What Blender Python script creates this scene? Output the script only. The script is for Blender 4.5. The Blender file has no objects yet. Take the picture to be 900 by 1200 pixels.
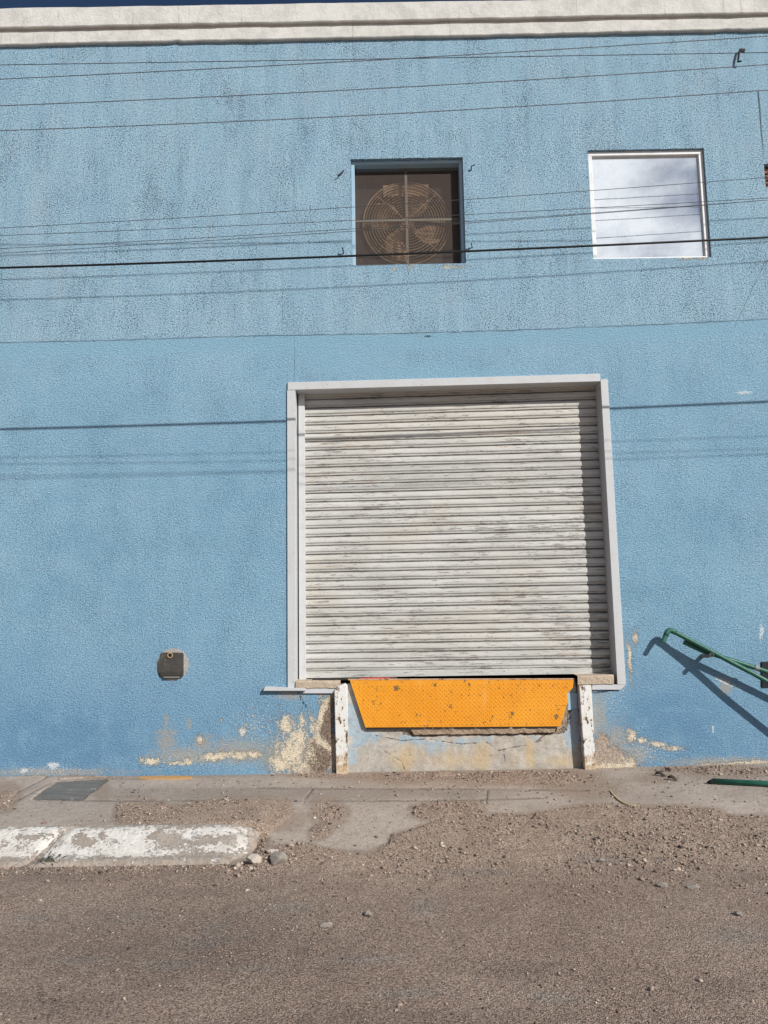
import bpy, bmesh, math, random
import numpy as np
from mathutils import Matrix, Vector
random.seed(7); rng = np.random.default_rng(11)
scn = bpy.context.scene
col = scn.collection

# ------------------------------------------------------------------ camera geometry
F = 900.0                      # focal length in pixels of the 900x1200 photograph
D = 7.40                       # camera to facade
PAVE = 0.12                    # pavement height above the road
CAM = np.array([0.0, 0.0, PAVE + 0.2093 * D])
pitch, yaw, roll = (math.radians(a) for a in (6.896, -0.119, -0.977))
cy_, sy_ = math.cos(yaw), math.sin(yaw)
FWD = np.array([sy_ * math.cos(pitch), cy_ * math.cos(pitch), math.sin(pitch)])
r0 = np.array([cy_, -sy_, 0.0]); u0 = np.cross(r0, FWD)
RGT = r0 * math.cos(roll) + u0 * math.sin(roll)
UPV = -r0 * math.sin(roll) + u0 * math.cos(roll)

def ray(px, py):
    return RGT * (px - 450) / F + UPV * (600 - py) / F + FWD
def W(px, py, off=0.0):        # point of the plane 'off' metres in front of the facade
    d = ray(px, py); return CAM + d * ((D - off) / d[1])
def K(px, py, k):
    return W(px, py, k * D)
def G(px, py, z=PAVE):         # point of the horizontal plane z
    d = ray(px, py); return CAM + d * ((z - CAM[2]) / d[2])
def proj(P):
    P = np.asarray(P, float) - CAM
    w = P @ FWD
    return 450 + F * (P @ RGT) / w, 600 - F * (P @ UPV) / w

# ------------------------------------------------------------------ numpy noise
def _hash(ix, iy, s):
    n = (ix.astype(np.int64) * 374761393 + iy.astype(np.int64) * 668265263 + s * 1442695041) & 0x7fffffff
    n = ((n ^ (n >> 13)) * 1274126177) & 0x7fffffff
    n = (n ^ (n >> 16)) & 0xffff
    return n / 65535.0
def vnoise(x, y, s=0):
    x = np.asarray(x, float); y = np.asarray(y, float)
    ix = np.floor(x); iy = np.floor(y); fx = x - ix; fy = y - iy
    fx = fx * fx * (3 - 2 * fx); fy = fy * fy * (3 - 2 * fy)
    a = _hash(ix, iy, s); b = _hash(ix + 1, iy, s); c = _hash(ix, iy + 1, s); d = _hash(ix + 1, iy + 1, s)
    return (a * (1 - fx) + b * fx) * (1 - fy) + (c * (1 - fx) + d * fx) * fy
def fbm(x, y, o=4, s=0):
    t = 0; a = 0.5; n = 0
    for i in range(o):
        t = t + a * (vnoise(x, y, s + i * 17) - 0.5); n += a; a *= 0.5; x = x * 2.03; y = y * 2.03
    return t / n * 2           # about -1..1
def sstep(a, b, v):
    t = np.clip((v - a) / (b - a), 0, 1); return t * t * (3 - 2 * t)
def poly_sd(px, py, poly):     # signed distance, positive inside
    poly = np.array(poly, float); n = len(poly)
    best = np.full(px.shape, 1e9); inside = np.zeros(px.shape, bool)
    for i in range(n):
        ax, ay = poly[i]; bx, by = poly[(i + 1) % n]
        ex, ey = bx - ax, by - ay
        t = np.clip(((px - ax) * ex + (py - ay) * ey) / (ex * ex + ey * ey + 1e-9), 0, 1)
        best = np.minimum(best, (px - ax - t * ex) ** 2 + (py - ay - t * ey) ** 2)
        c = ((ay > py) != (by > py)) & (px < (bx - ax) * (py - ay) / (by - ay + 1e-12) + ax)
        inside ^= c
    return np.where(inside, 1, -1) * np.sqrt(best)
def blobs(px, py, lst):        # soft ellipses: 1 in the middle, 0 at the rim, negative outside
    v = np.full(np.shape(px), -1.0)
    for b in lst:
        cx, cy, rx, ry = b[:4]; ang = b[4] if len(b) > 4 else 0
        c, s = math.cos(math.radians(ang)), math.sin(math.radians(ang))
        dx, dy = px - cx, py - cy
        q = np.sqrt(((dx * c + dy * s) / rx) ** 2 + ((-dx * s + dy * c) / ry) ** 2)
        v = np.maximum(v, 1 - q)
    return np.clip(v, -1, 1)

# ------------------------------------------------------------------ mesh building
class MB:
    def __init__(s): s.v = []; s.f = []
    def add(s, vs, fs):
        o = len(s.v); s.v += [tuple(map(float, p)) for p in vs]; s.f += [tuple(i + o for i in f) for f in fs]
        return s
    def box(s, x0, x1, y0, y1, z0, z1):
        return s.add([(x0,y0,z0),(x1,y0,z0),(x1,y1,z0),(x0,y1,z0),(x0,y0,z1),(x1,y0,z1),(x1,y1,z1),(x0,y1,z1)],
              [(0,3,2,1),(4,5,6,7),(0,1,5,4),(1,2,6,5),(2,3,7,6),(3,0,4,7)])
    def slab(s, pts, back):    # polygon (seen from the street) of world points with a straight extrusion to Y + back
        n = len(pts); P = [np.array(p, float) for p in pts]
        B = [p + np.array([0, back, 0]) for p in P]
        a = sum(P[i][0] * P[(i+1) % n][2] - P[(i+1) % n][0] * P[i][2] for i in range(n))
        fr = tuple(range(n)) if a > 0 else tuple(range(n))[::-1]
        fs = [fr, tuple(i + n for i in fr[::-1])]
        for q in range(n):
            i, j = fr[q], fr[(q + 1) % n]
            fs.append((i, i + n, j + n, j))
        return s.add(P + B, fs)
    def tube(s, pts, r, n=10, caps=True, radii=None):
        P = [np.array(p, float) for p in pts]; m = len(P); vs = []
        t0 = P[1] - P[0]; t0 /= np.linalg.norm(t0)
        ref = np.array([0, 0, 1.0]) if abs(t0[2]) < 0.9 else np.array([1.0, 0, 0])
        u = np.cross(t0, ref); u /= np.linalg.norm(u)
        for i in range(m):
            t = P[min(i + 1, m - 1)] - P[max(i - 1, 0)]; t /= np.linalg.norm(t)
            u = u - t * (u @ t); u /= np.linalg.norm(u); w = np.cross(t, u)
            rr = radii[i] if radii else r
            for k in range(n):
                a = 2 * math.pi * k / n
                vs.append(P[i] + rr * (math.cos(a) * u + math.sin(a) * w))
        fs = []
        for i in range(m - 1):
            for k in range(n):
                a, b = i * n + k, i * n + (k + 1) % n
                fs.append((a, a + n, b + n, b))
        if caps: fs += [tuple(range(n)), tuple((m - 1) * n + k for k in range(n))[::-1]]
        return s.add(vs, fs)
    def grid(s, P):            # P[i][j] array of points
        P = np.asarray(P, float); a, b = P.shape[:2]
        return s.add(P.reshape(-1, 3), [(i*b+j, i*b+j+1, (i+1)*b+j+1, (i+1)*b+j) for i in range(a-1) for j in range(b-1)])
    def torus(s, c, R, r, n=48, m=6):   # ring in the XZ plane
        vs = []; fs = []
        for i in range(n):
            a = 2*math.pi*i/n
            for k in range(m):
                b = 2*math.pi*k/m
                vs.append((c[0]+(R+r*math.cos(b))*math.cos(a), c[1]+r*math.sin(b), c[2]+(R+r*math.cos(b))*math.sin(a)))
        for i in range(n):
            for k in range(m):
                fs.append((i*m+k, i*m+(k+1)%m, ((i+1)%n)*m+(k+1)%m, ((i+1)%n)*m+k))
        return s.add(vs, fs)

ORG = {}
def mk(name, mb, mat, parent=None, base=None, smooth=False, bevel=0, attrs=None):
    if parent is not None: o0 = ORG[parent.name]
    else: o0 = np.array(base if base is not None else (0, 0, 0), float)
    me = bpy.data.meshes.new(name)
    vs = np.array(mb.v, float) - o0
    me.from_pydata(vs.tolist(), [], mb.f); me.update()
    if attrs:
        for k, a in attrs.items():
            at = me.attributes.new(k, 'FLOAT', 'POINT'); at.data.foreach_set('value', np.asarray(a, np.float32))
    if mat: me.materials.append(mat)
    if smooth: me.polygons.foreach_set('use_smooth', [True] * len(me.polygons))
    o = bpy.data.objects.new(name, me); col.objects.link(o)
    if parent is not None: o.parent = parent
    else: o.location = tuple(o0)
    ORG[o.name] = o0
    if bevel:
        m = o.modifiers.new('b', 'BEVEL'); m.width = bevel; m.segments = 2; m.limit_method = 'ANGLE'
    return o
def thing(name, base, label, cat, group=None):
    o = bpy.data.objects.new(name, None); col.objects.link(o); o.empty_display_size = .1
    o.location = tuple(float(c) for c in base); ORG[o.name] = np.array(base, float)
    return tag(o, label, cat, group)
def tag(o, label, cat, group=None):
    o['label'] = label; o['category'] = cat
    if group: o['group'] = group
    return o
def fix_normals(o):
    bm = bmesh.new(); bm.from_mesh(o.data); bmesh.ops.recalc_face_normals(bm, faces=bm.faces); bm.to_mesh(o.data); bm.free()

# ------------------------------------------------------------------ node helpers
class T:
    def __init__(s, name):
        s.m = bpy.data.materials.new(name); s.m.use_nodes = True; s.t = s.m.node_tree
        s.b = s.t.nodes['Principled BSDF']; s.b.inputs['Specular IOR Level'].default_value = .3
        tc = s.t.nodes.new('ShaderNodeTexCoord'); s.co = tc.outputs['Object']
    def n(s, t): return s.t.nodes.new(t)
    def put(s, sock, v):
        if hasattr(v, 'is_output') or isinstance(v, bpy.types.NodeSocket): s.t.links.new(v, sock)
        elif isinstance(v, (tuple, list)) and len(v) == 3 and sock.type == 'RGBA': sock.default_value = (*v, 1)
        else: sock.default_value = v
    def attr(s, name):
        a = s.n('ShaderNodeAttribute'); a.attribute_name = name; return a.outputs['Fac']
    def acol(s, name):
        a = s.n('ShaderNodeAttribute'); a.attribute_name = name; return a.outputs['Color']
    def sc(s, sx, sy, sz, loc=(0, 0, 0)):
        m = s.n('ShaderNodeMapping'); s.put(m.inputs['Vector'], s.co); m.inputs['Scale'].default_value = (sx, sy, sz)
        m.inputs['Location'].default_value = loc; return m.outputs[0]
    def noise(s, scale, detail=4, rough=.55, vec=None, dist=0):
        n = s.n('ShaderNodeTexNoise'); s.put(n.inputs['Vector'], vec if vec is not None else s.co)
        n.inputs['Scale'].default_value = scale; n.inputs['Detail'].default_value = detail
        n.inputs['Roughness'].default_value = rough; n.inputs['Distortion'].default_value = dist
        return n.outputs['Fac']
    def vor(s, scale, feature='F1', vec=None, out='Distance', rand=1):
        n = s.n('ShaderNodeTexVoronoi'); n.feature = feature; s.put(n.inputs['Vector'], vec if vec is not None else s.co)
        n.inputs['Scale'].default_value = scale; n.inputs['Randomness'].default_value = rand
        return n.outputs[out]
    def ma(s, op, a, b=0.0, c=0.0):
        n = s.n('ShaderNodeMath'); n.operation = op
        s.put(n.inputs[0], a); s.put(n.inputs[1], b)
        if op in ('MULTIPLY_ADD', 'COMPARE'): s.put(n.inputs[2], c)
        return n.outputs[0]
    def mr(s, v, a, b, c=0.0, d=1.0, smooth=True):
        n = s.n('ShaderNodeMapRange'); n.interpolation_type = 'SMOOTHSTEP' if smooth else 'LINEAR'
        s.put(n.inputs[0], v)
        for i, q in zip((1, 2, 3, 4), (a, b, c, d)): s.put(n.inputs[i], q)
        return n.outputs[0]
    def mix(s, f, a, b, blend='MIX'):
        n = s.n('ShaderNodeMix'); n.data_type = 'RGBA'; n.blend_type = blend
        s.put(n.inputs[0], f); s.put(n.inputs[6], a); s.put(n.inputs[7], b); return n.outputs[2]
    def mul(s, colr, f):       # colour times scalar socket
        n = s.n('ShaderNodeVectorMath'); n.operation = 'SCALE'; s.put(n.inputs[0], colr); s.put(n.inputs['Scale'], f)
        return n.outputs[0]
    def xyz(s):
        n = s.n('ShaderNodeSeparateXYZ'); s.put(n.inputs[0], s.co); return n.outputs
    def bump(s, h, dist=.01, strength=1.0, nrm=None):
        n = s.n('ShaderNodeBump'); n.inputs['Distance'].default_value = dist; n.inputs['Strength'].default_value = strength
        s.put(n.inputs['Height'], h)
        if nrm is not None: s.put(n.inputs['Normal'], nrm)
        return n.outputs[0]
    def out(s, colr, rough=.8, nrm=None, metal=0.0):
        s.put(s.b.inputs['Base Color'], colr); s.put(s.b.inputs['Roughness'], rough); s.put(s.b.inputs['Metallic'], metal)
        if nrm is not None: s.put(s.b.inputs['Normal'], nrm)
        return s.m

M = {}
# ---- facade stucco (object space == world space: the building's base is the origin)
def seam_pts():
    return [(-300, 409), (0, 401.5), (120, 399), (300, 393.5), (450, 391), (600, 387), (750, 381), (900, 374), (1200, 364)]
def stucco():
    s = T('blue_stucco'); x, y, z = s.xyz()
    up = s.attr('upper'); peel = s.ma('MULTIPLY_ADD', s.attr('peel'), .85, -.06); bare = s.attr('bare'); dust = s.attr('dust'); deep = s.attr('deep'); white = s.attr('white'); band = s.attr('band')
    big = s.noise(.9, 5, .6); mid = s.noise(5, 4, .6); fine = s.noise(78, 4, .75); grit = s.noise(105, 3, .8)
    vst = s.noise(1, 4, .6, s.sc(7, 9, 1.3)); vst2 = s.noise(1, 4, .7, s.sc(26, 30, 5.0)); hrip = s.noise(1, 3, .6, s.sc(40, 20, 95), .4)
    wv = s.ma('MULTIPLY', s.ma('SUBTRACT', s.noise(9, 6, .75), .5), .035)
    upj = s.mr(s.ma('ADD', up, wv), -.005, .005)
    lowc = s.mix(s.mr(s.ma('ADD', s.ma('MULTIPLY', big, .6), s.ma('MULTIPLY', s.noise(1, 6, .65, s.sc(2.6, 2, 1.5, (9, 0, 4))), .4)), .40, .60), (.172, .345, .475), (.225, .408, .54))
    lowc = s.mix(s.ma('MULTIPLY', s.mr(s.noise(1, 6, .7, s.sc(.9, 1, 2.2, (5, 0, 8))), .50, .66), .45), lowc, (.27, .43, .54))
    upc = s.mix(s.mr(vst, .33, .68), (.282, .462, .585), (.348, .535, .65))
    c = s.mix(upj, s.mix(s.mr(up, -1.3, -.1, 0, .62), lowc, s.mix(.5, lowc, upc)), upc)
    vrun = s.ma('MULTIPLY', s.mr(s.noise(1, 5, .65, s.sc(5.5, 4, .28, (2, 1, 6))), .52, .70), s.mr(up, -.4, 1.6, .05, .5))
    c = s.mix(vrun, c, (.19, .30, .39))
    c = s.mix(s.ma('MULTIPLY', s.mr(mid, .35, .75), .35), c, (.27, .445, .58))
    # dusty grey blotches, mostly high on the wall
    blot = s.ma('MULTIPLY', s.mr(s.noise(1, 6, .72, s.sc(1.6, 1.6, .9, (3, 0, 5))), .46, .70), s.ma('MULTIPLY_ADD', upj, .45, .10))
    c = s.mix(blot, c, (.37, .475, .56))
    # pits of dirt in the rough float finish, denser in vertical drifts
    blot2 = s.noise(1, 6, .72, s.sc(2.4, 3, 1.5, (1, 5, 2)))
    pitn = s.ma('ADD', fine, s.ma('ADD', s.ma('MULTIPLY', s.ma('SUBTRACT', blot2, .5), .42), s.ma('MULTIPLY', s.ma('SUBTRACT', vst2, .5), .16)))
    pit = s.ma('MULTIPLY', s.mr(pitn, .53, .60), s.ma('MULTIPLY_ADD', upj, .42, .44))
    c = s.mix(s.ma('MULTIPLY', pit, s.ma('SUBTRACT', 1.0, s.ma('MULTIPLY', band, .8))), c, (.05, .09, .14))
    c = s.mix(s.ma('MULTIPLY', s.mr(grit, .52, .62), .65), c, (.46, .62, .76))
    c = s.mix(s.ma('MULTIPLY', s.mr(grit, .48, .38), .6), c, (.09, .18, .28))
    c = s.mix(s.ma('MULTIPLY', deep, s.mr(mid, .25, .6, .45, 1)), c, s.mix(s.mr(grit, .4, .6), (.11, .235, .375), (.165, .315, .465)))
    c = s.mix(s.ma('MULTIPLY', band, .7), c, (.235, .42, .545))
    dust = s.ma('ADD', dust, .10)
    dm = s.mr(s.ma('ADD', dust, s.ma('MULTIPLY', s.ma('SUBTRACT', s.noise(22, 6, .75), .5), 1.9)), .1, .75)
    c = s.mix(s.ma('MULTIPLY', dm, .85), c, s.mix(s.mr(fine, .4, .6), (.25, .26, .255), (.47, .44, .39)))
    n2 = s.ma('SUBTRACT', s.noise(24, 7, .78), .5); n3 = s.ma('SUBTRACT', s.noise(100, 4, .75), .5)
    bm_ = s.mr(s.ma('ADD', bare, s.ma('ADD', s.ma('MULTIPLY', n2, 2.2), s.ma('MULTIPLY', n3, 1.2))), .0, .12)
    c = s.mix(bm_, c, s.mix(s.mr(s.noise(40, 5, .7), .35, .65), s.mix(s.mr(s.attr('brown'), .1, .4), (.30, .24, .19), (.12, .085, .065)), s.mix(s.mr(s.attr('brown'), .1, .4), (.56, .45, .36), (.33, .25, .19))))
    pm = s.mr(s.ma('ADD', peel, s.ma('ADD', s.ma('MULTIPLY', s.ma('SUBTRACT', s.noise(26, 7, .78, s.sc(1, 1, .7)), .5), 3.4), s.ma('MULTIPLY', n3, 4.4))), .0, .12)
    c = s.mix(pm, c, s.mix(s.mr(s.noise(18, 5, .7), .4, .68), (.80, .71, .53), (.64, .52, .39)))
    c = s.mix(s.ma('MULTIPLY', pm, s.mr(s.noise(48, 5, .78), .53, .64, 0, .7)), c, s.mix(s.noise(9, 3), (.30, .27, .25), (.56, .36, .22)))
    fl = s.mr(s.ma('ADD', s.noise(85, 3, .65), s.ma('MULTIPLY', s.attr('fleck'), .10)), .685, .70)
    c = s.mix(fl, c, (.76, .72, .62))
    wm = s.mr(s.ma('ADD', white, s.ma('ADD', s.ma('MULTIPLY', n2, 3.0), s.ma('MULTIPLY', n3, 2.4))), .0, .15)
    c = s.mix(s.ma('MULTIPLY', wm, .8), c, (.70, .73, .73))
    seam = s.ma('MULTIPLY', s.mr(s.ma('ABSOLUTE', s.ma('SUBTRACT', s.ma('ADD', up, wv), -.003)), .003, .010, 1, 0), s.mr(s.noise(4, 4, .7), .40, .58))
    c = s.mix(s.ma('MULTIPLY', seam, .5), c, (.10, .17, .24))  # dirty seam line, with the plaster step's thin shadow painted into it
    crack = s.attr('crack')
    ck = s.mr(s.ma('ADD', crack, s.ma('MULTIPLY', n3, 1.0)), .62, .85)
    c = s.mix(s.ma('MULTIPLY', ck, .85), c, (.06, .08, .10))
    rough_amt = s.ma('MULTIPLY_ADD', s.ma('MULTIPLY', upj, s.ma('SUBTRACT', 1.0, band)), .5, .5)
    h = s.ma('MULTIPLY', s.ma('ADD', s.ma('MULTIPLY', s.ma('SUBTRACT', 1.0, s.mr(fine, .5, .64)), 1.0), s.ma('MULTIPLY', grit, 1.2)), rough_amt)
    h = s.ma('ADD', h, s.ma('MULTIPLY', hrip, s.ma('MULTIPLY_ADD', upj, -.9, 1.9)))
    h = s.ma('ADD', h, s.ma('MULTIPLY', s.noise(20, 3), .4))
    h = s.ma('ADD', h, s.ma('MULTIPLY', upj, 1.0))
    h = s.ma('SUBTRACT', h, s.ma('MULTIPLY', s.ma('MAXIMUM', pm, bm_), 2.2))
    h = s.ma('SUBTRACT', h, s.ma('MULTIPLY', ck, 2.0))
    h = s.ma('ADD', h, s.ma('MULTIPLY', s.ma('MULTIPLY', bm_, s.noise(50, 4, .7)), 2.5))
    return s.out(c, .90, s.bump(h, .0058, 1.0))
M['stucco'] = stucco()

def plain_stucco():
    s = T('side_stucco'); c = s.mix(s.mr(s.noise(3, 5), .3, .7), (.19, .37, .54), (.27, .44, .58))
    return s.out(c, .85, s.bump(s.noise(90, 3), .004))
M['side'] = plain_stucco()

def cornice_mat():
    s = T('white_render'); n = s.noise(6, 6, .7); vs = s.noise(1, 4, .65, s.sc(22, 20, 1.2))
    c = s.mix(s.mr(n, .35, .7), (.64, .625, .585), (.50, .487, .455))
    c = s.mix(s.ma('MULTIPLY', s.mr(vs, .60, .74), .55), c, (.22, .20, .18))
    c = s.mix(s.ma('MULTIPLY', s.mr(s.vor(7), .0, .035, 1, 0), .9), c, (.10, .09, .08))
    cr = s.mr(s.vor(1.1, 'DISTANCE_TO_EDGE'), .0, .006, 1, 0)
    c = s.mix(s.ma('MULTIPLY', cr, .12), c, (.3, .28, .26))
    return s.out(c, .9, s.bump(s.ma('ADD', s.noise(60, 4, .7), s.noise(12, 3)), .006))
M['cornice'] = cornice_mat()

def paint(name, base, chip=(.12, .07, .045), chip_scale=16, chip_th=.63, rough=.5, dirt=(.35, .33, .30), dirt_amt=.5, bumpd=.002, stretch=(1, 1, 1), edge_detail=6):
    s = T(name)
    n = s.noise(chip_scale, edge_detail, .68, s.sc(*stretch)); d = s.noise(7, 5, .65)
    c = s.mix(s.ma('MULTIPLY', s.mr(d, .42, .75), dirt_amt), base, dirt)
    c = s.mix(s.ma('MULTIPLY', s.mr(s.noise(120, 3, .7), .5, .8), .25), c, dirt)
    m = s.mr(n, chip_th, chip_th + .025)
    c = s.mix(m, c, s.mix(s.noise(60, 3), chip, tuple(v * 2.2 for v in chip)))
    h = s.ma('SUBTRACT', s.ma('MULTIPLY', s.noise(40, 4), .6), m)
    return s.out(c, s.ma('MULTIPLY_ADD', m, .3, rough), s.bump(h, bumpd))
M['frame'] = paint('grey_white_frame_paint', (.52, .53, .54), chip_th=.68, dirt=(.45, .43, .40), dirt_amt=.45)
M['guide'] = paint('guide_paint', (.54, .545, .55), chip_th=.68, dirt=(.42, .42, .41), dirt_amt=.5)
M['post'] = paint('chipped_white_post_paint', (.70, .70, .68), chip=(.085, .045, .03), chip_scale=12, chip_th=.552, dirt=(.55, .44, .30), dirt_amt=.75, bumpd=.004, stretch=(1, 1, .6))
def post_mat():
    m = M['post']; t = m.node_tree; b = t.nodes['Principled BSDF']; src = b.inputs['Base Color'].links[0].from_socket
    s = T.__new__(T); s.m = m; s.t = t; s.b = b; s.co = [n for n in t.nodes if n.type == 'TEX_COORD'][0].outputs['Object']
    z = s.xyz()[2]; n = s.noise(14, 6, .75)
    k = s.mr(s.ma('ADD', s.mr(z, .38, .0, 0, 1, False), s.ma('MULTIPLY', s.ma('SUBTRACT', n, .5), 2.4)), .35, .8)
    c = s.mix(s.ma('MULTIPLY', k, .8), src, s.mix(s.mr(n, .4, .6), (.60, .45, .25), (.30, .17, .08)))
    rn = s.mr(s.noise(1, 5, .7, s.sc(30, 8, 2.2)), .56, .66)
    t.links.new(s.mix(s.ma('MULTIPLY', rn, .6), c, (.36, .21, .11)), b.inputs['Base Color'])
post_mat()
M['green'] = paint('green_pipe_paint', (.020, .102, .070), chip=(.35, .38, .36), chip_scale=18, chip_th=.70, rough=.38, dirt=(.05, .16, .11), dirt_amt=.6)
M['galv'] = paint('grey_galvanised', (.20, .20, .185), chip=(.16, .10, .07), chip_th=.62, rough=.5)
M['blackmetal'] = paint('black_steel', (.012, .013, .016), chip=(.03, .022, .018), chip_th=.66, rough=.55, dirt=(.022, .022, .024))
M['blueframe'] = paint('blue_window_frame_paint', (.30, .45, .56), chip_th=.70, dirt=(.5, .5, .46), dirt_amt=.4)
M['alu'] = paint('window_aluminium', (.74, .74, .73), chip_th=.80, rough=.35, dirt=(.5, .5, .49), dirt_amt=.4)
M['red'] = paint('red_bar_paint', (.50, .06, .05), chip=(.06, .03, .025), chip_scale=9, chip_th=.55, rough=.5, dirt=(.3, .08, .07))
M['tbar'] = paint('pale_bar_paint', (.27, .25, .22), chip_th=.62, dirt=(.28, .24, .19), dirt_amt=.8)
M['rustfan'] = paint('rusty_fan_metal', (.46, .30, .18), chip=(.12, .07, .04), chip_scale=9, chip_th=.56, rough=.7, dirt=(.28, .19, .12), dirt_amt=.9)
M['guard'] = paint('rusty_guard_wire', (.35, .235, .14), chip=(.2, .11, .06), chip_scale=20, chip_th=.60, rough=.6, dirt=(.34, .22, .13), dirt_amt=.8)
M['screen'] = paint('brown_mesh_wire', (.115, .088, .075), chip_th=.66, rough=.7, dirt=(.15, .118, .10))
M['boxdark'] = paint('dark_fan_housing', (.035, .03, .027), chip_th=.62, rough=.7, dirt=(.07, .05, .04))
M['dark'] = paint('interior_shade', (.04, .04, .04), chip_th=.9)  # near-black floor colour that carries the shade behind the shutter
M['boxmetal'] = paint('dark_box_sheet', (.055, .052, .047), chip=(.13, .11, .09), chip_scale=22, chip_th=.60, rough=.5, dirt=(.10, .094, .082), dirt_amt=.8)
M['wood'] = paint('ochre_wood', (.45, .25, .10), chip=(.2, .12, .06), chip_th=.66, rough=.8, dirt=(.4, .28, .16), stretch=(.3, 3, 3))
M['leaf'] = paint('dry_leaf', (.05, .038, .03), chip_th=.8, rough=.9)
M['straw'] = paint('straw', (.58, .46, .26), chip_th=.8, rough=.9)
M['weed'] = paint('weed_green', (.05, .05, .028), chip_th=.8, rough=.9, dirt=(.075, .06, .04))

def shutter_mat():
    s = T('worn_shutter_paint'); x, y, z = s.xyz()
    big = s.noise(1, 5, .65, s.sc(1.3, 1, 7)); st = s.noise(1, 6, .72, s.sc(7, 3, 85)); st2 = s.noise(1, 5, .7, s.sc(1.2, 3, 120, (4, 1, 2)))
    c = s.mix(s.mr(big, .3, .72), (.58, .574, .545), (.44, .434, .405))
    c = s.mix(s.ma('MULTIPLY', s.mr(st2, .52, .75), .4), c, (.50, .47, .43))
    c = s.mix(s.ma('MULTIPLY', s.mr(s.noise(1, 3, .6, s.sc(.7, 1, 1.6, (2, 0, 3))), .47, .64), .32), c, (.56, .49, .40))
    blob = s.noise(2.2, 4, .6)
    m = s.ma('MULTIPLY', s.mr(s.ma('ADD', st, s.ma('MULTIPLY', s.ma('SUBTRACT', blob, .5), .34)), .575, .63), 1.0)
    c = s.mix(s.ma('MULTIPLY', m, .7), c, s.mix(s.noise(30, 3), (.12, .11, .10), (.34, .30, .25)))
    ru = s.ma('MULTIPLY', s.mr(s.ma('ADD', s.noise(1, 5, .7, s.sc(1.6, 2, 26, (7, 2, 1))), s.ma('MULTIPLY', s.ma('SUBTRACT', blob, .5), .25)), .62, .70), .5)
    c = s.mix(ru, c, (.40, .25, .14))
    gr = s.attr('groove')
    c = s.mix(s.ma('MULTIPLY', gr, s.mr(s.noise(1, 4, .7, s.sc(5, 3, 30)), .3, .65, .6, 1.0)), c, (.10, .085, .075))
    h = s.ma('SUBTRACT', s.ma('MULTIPLY', s.noise(1, 3, .6, s.sc(6, 6, 14)), 2.0), m)
    return s.out(c, .55, s.bump(h, .002))
M['shutter'] = shutter_mat()

def orange_mat():
    s = T('orange_plate_paint'); x, y, z = s.xyz()
    d = s.noise(2.6, 5, .6)
    c = s.mix(s.mr(d, .35, .7), (.70, .272, .016), (.76, .325, .026))
    c = s.mix(s.ma('MULTIPLY', s.mr(s.noise(70, 3, .7), .5, .75), .25), c, (.66, .22, .02))
    c = s.mix(s.ma('MULTIPLY', s.mr(s.noise(1, 4, .7, s.sc(7, 2, 1.1)), .58, .72), .22), c, (.80, .45, .16))
    n = s.ma('ADD', s.noise(30, 5, .7), s.ma('MULTIPLY', s.ma('SUBTRACT', s.noise(7, 2, .5), .5), .22))
    m = s.mr(n, .625, .64)
    pk = s.attr('chip'); m = s.ma('MAXIMUM', m, s.mr(s.ma('ADD', pk, s.ma('MULTIPLY', s.ma('SUBTRACT', s.noise(50, 5, .75), .5), 3.2)), .35, .5))
    c = s.mix(m, c, s.mix(s.noise(90, 3), (.10, .07, .035), (.26, .19, .09)))
    return s.out(c, .55, s.bump(s.ma('SUBTRACT', s.ma('MULTIPLY', s.noise(30, 3), .5), m), .002))
M['orange'] = orange_mat()

def panel_mat():
    s = T('worn_dock_concrete'); blue = s.attr('blue'); rust = s.attr('rust'); brk = s.attr('broken'); crk = s.attr('crack')
    n = s.noise(9, 6, .7); f = s.noise(60, 5, .7); v = s.noise(1, 4, .6, s.sc(10, 3, 1.6))
    c = s.mix(s.mr(n, .32, .68), (.36, .33, .29), (.53, .49, .43))
    c = s.mix(s.ma('MULTIPLY', s.mr(f, .5, .75), .4), c, (.28, .25, .21))
    bm_ = s.mr(s.ma('ADD', blue, s.ma('MULTIPLY', s.ma('SUBTRACT', s.noise(10, 6, .7), .5), 2.6)), .05, .55)
    c = s.mix(s.ma('MULTIPLY', bm_, .8), c, s.mix(n, (.25, .37, .46), (.36, .46, .53)))
    rm = s.mr(s.ma('ADD', rust, s.ma('MULTIPLY', s.ma('SUBTRACT', v, .5), 2.2)), .2, 1.2)
    c = s.mix(s.ma('MULTIPLY', rm, .7), c, (.52, .38, .20))
    bk = s.mr(s.ma('ADD', brk, s.ma('MULTIPLY', s.ma('SUBTRACT', s.noise(24, 6, .75), .5), 1.6)), .0, .12)
    c = s.mix(bk, c, s.mix(s.mr(s.noise(45, 4), .4, .6), (.15, .11, .08), (.34, .26, .20)))
    ck = s.mr(s.ma('ADD', crk, s.ma('MULTIPLY', s.ma('SUBTRACT', f, .5), .8)), .55, .8)
    c = s.mix(s.ma('MULTIPLY', s.mr(s.noise(1, 6, .72, s.sc(4, 3, 2.4, (3, 1, 1))), .47, .68), .55), c, (.42, .33, .24))
    c = s.mix(s.ma('MULTIPLY', s.mr(s.noise(34, 5, .75), .52, .66), .45), c, (.22, .18, .15))
    ck = s.ma('MULTIPLY', ck, s.mr(s.noise(7, 5, .7), .42, .58))
    c = s.mix(s.ma('MULTIPLY', ck, .7), c, (.13, .10, .08))
    h = s.ma('SUBTRACT', s.ma('ADD', s.ma('MULTIPLY', f, .7), s.noise(16, 4)), s.ma('ADD', s.ma('MULTIPLY', bk, s.ma('MULTIPLY', s.noise(40, 4, .7), 4)), s.ma('MULTIPLY', ck, 2)))
    return s.out(c, .9, s.bump(h, .006))
M['panel'] = panel_mat()

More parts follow.
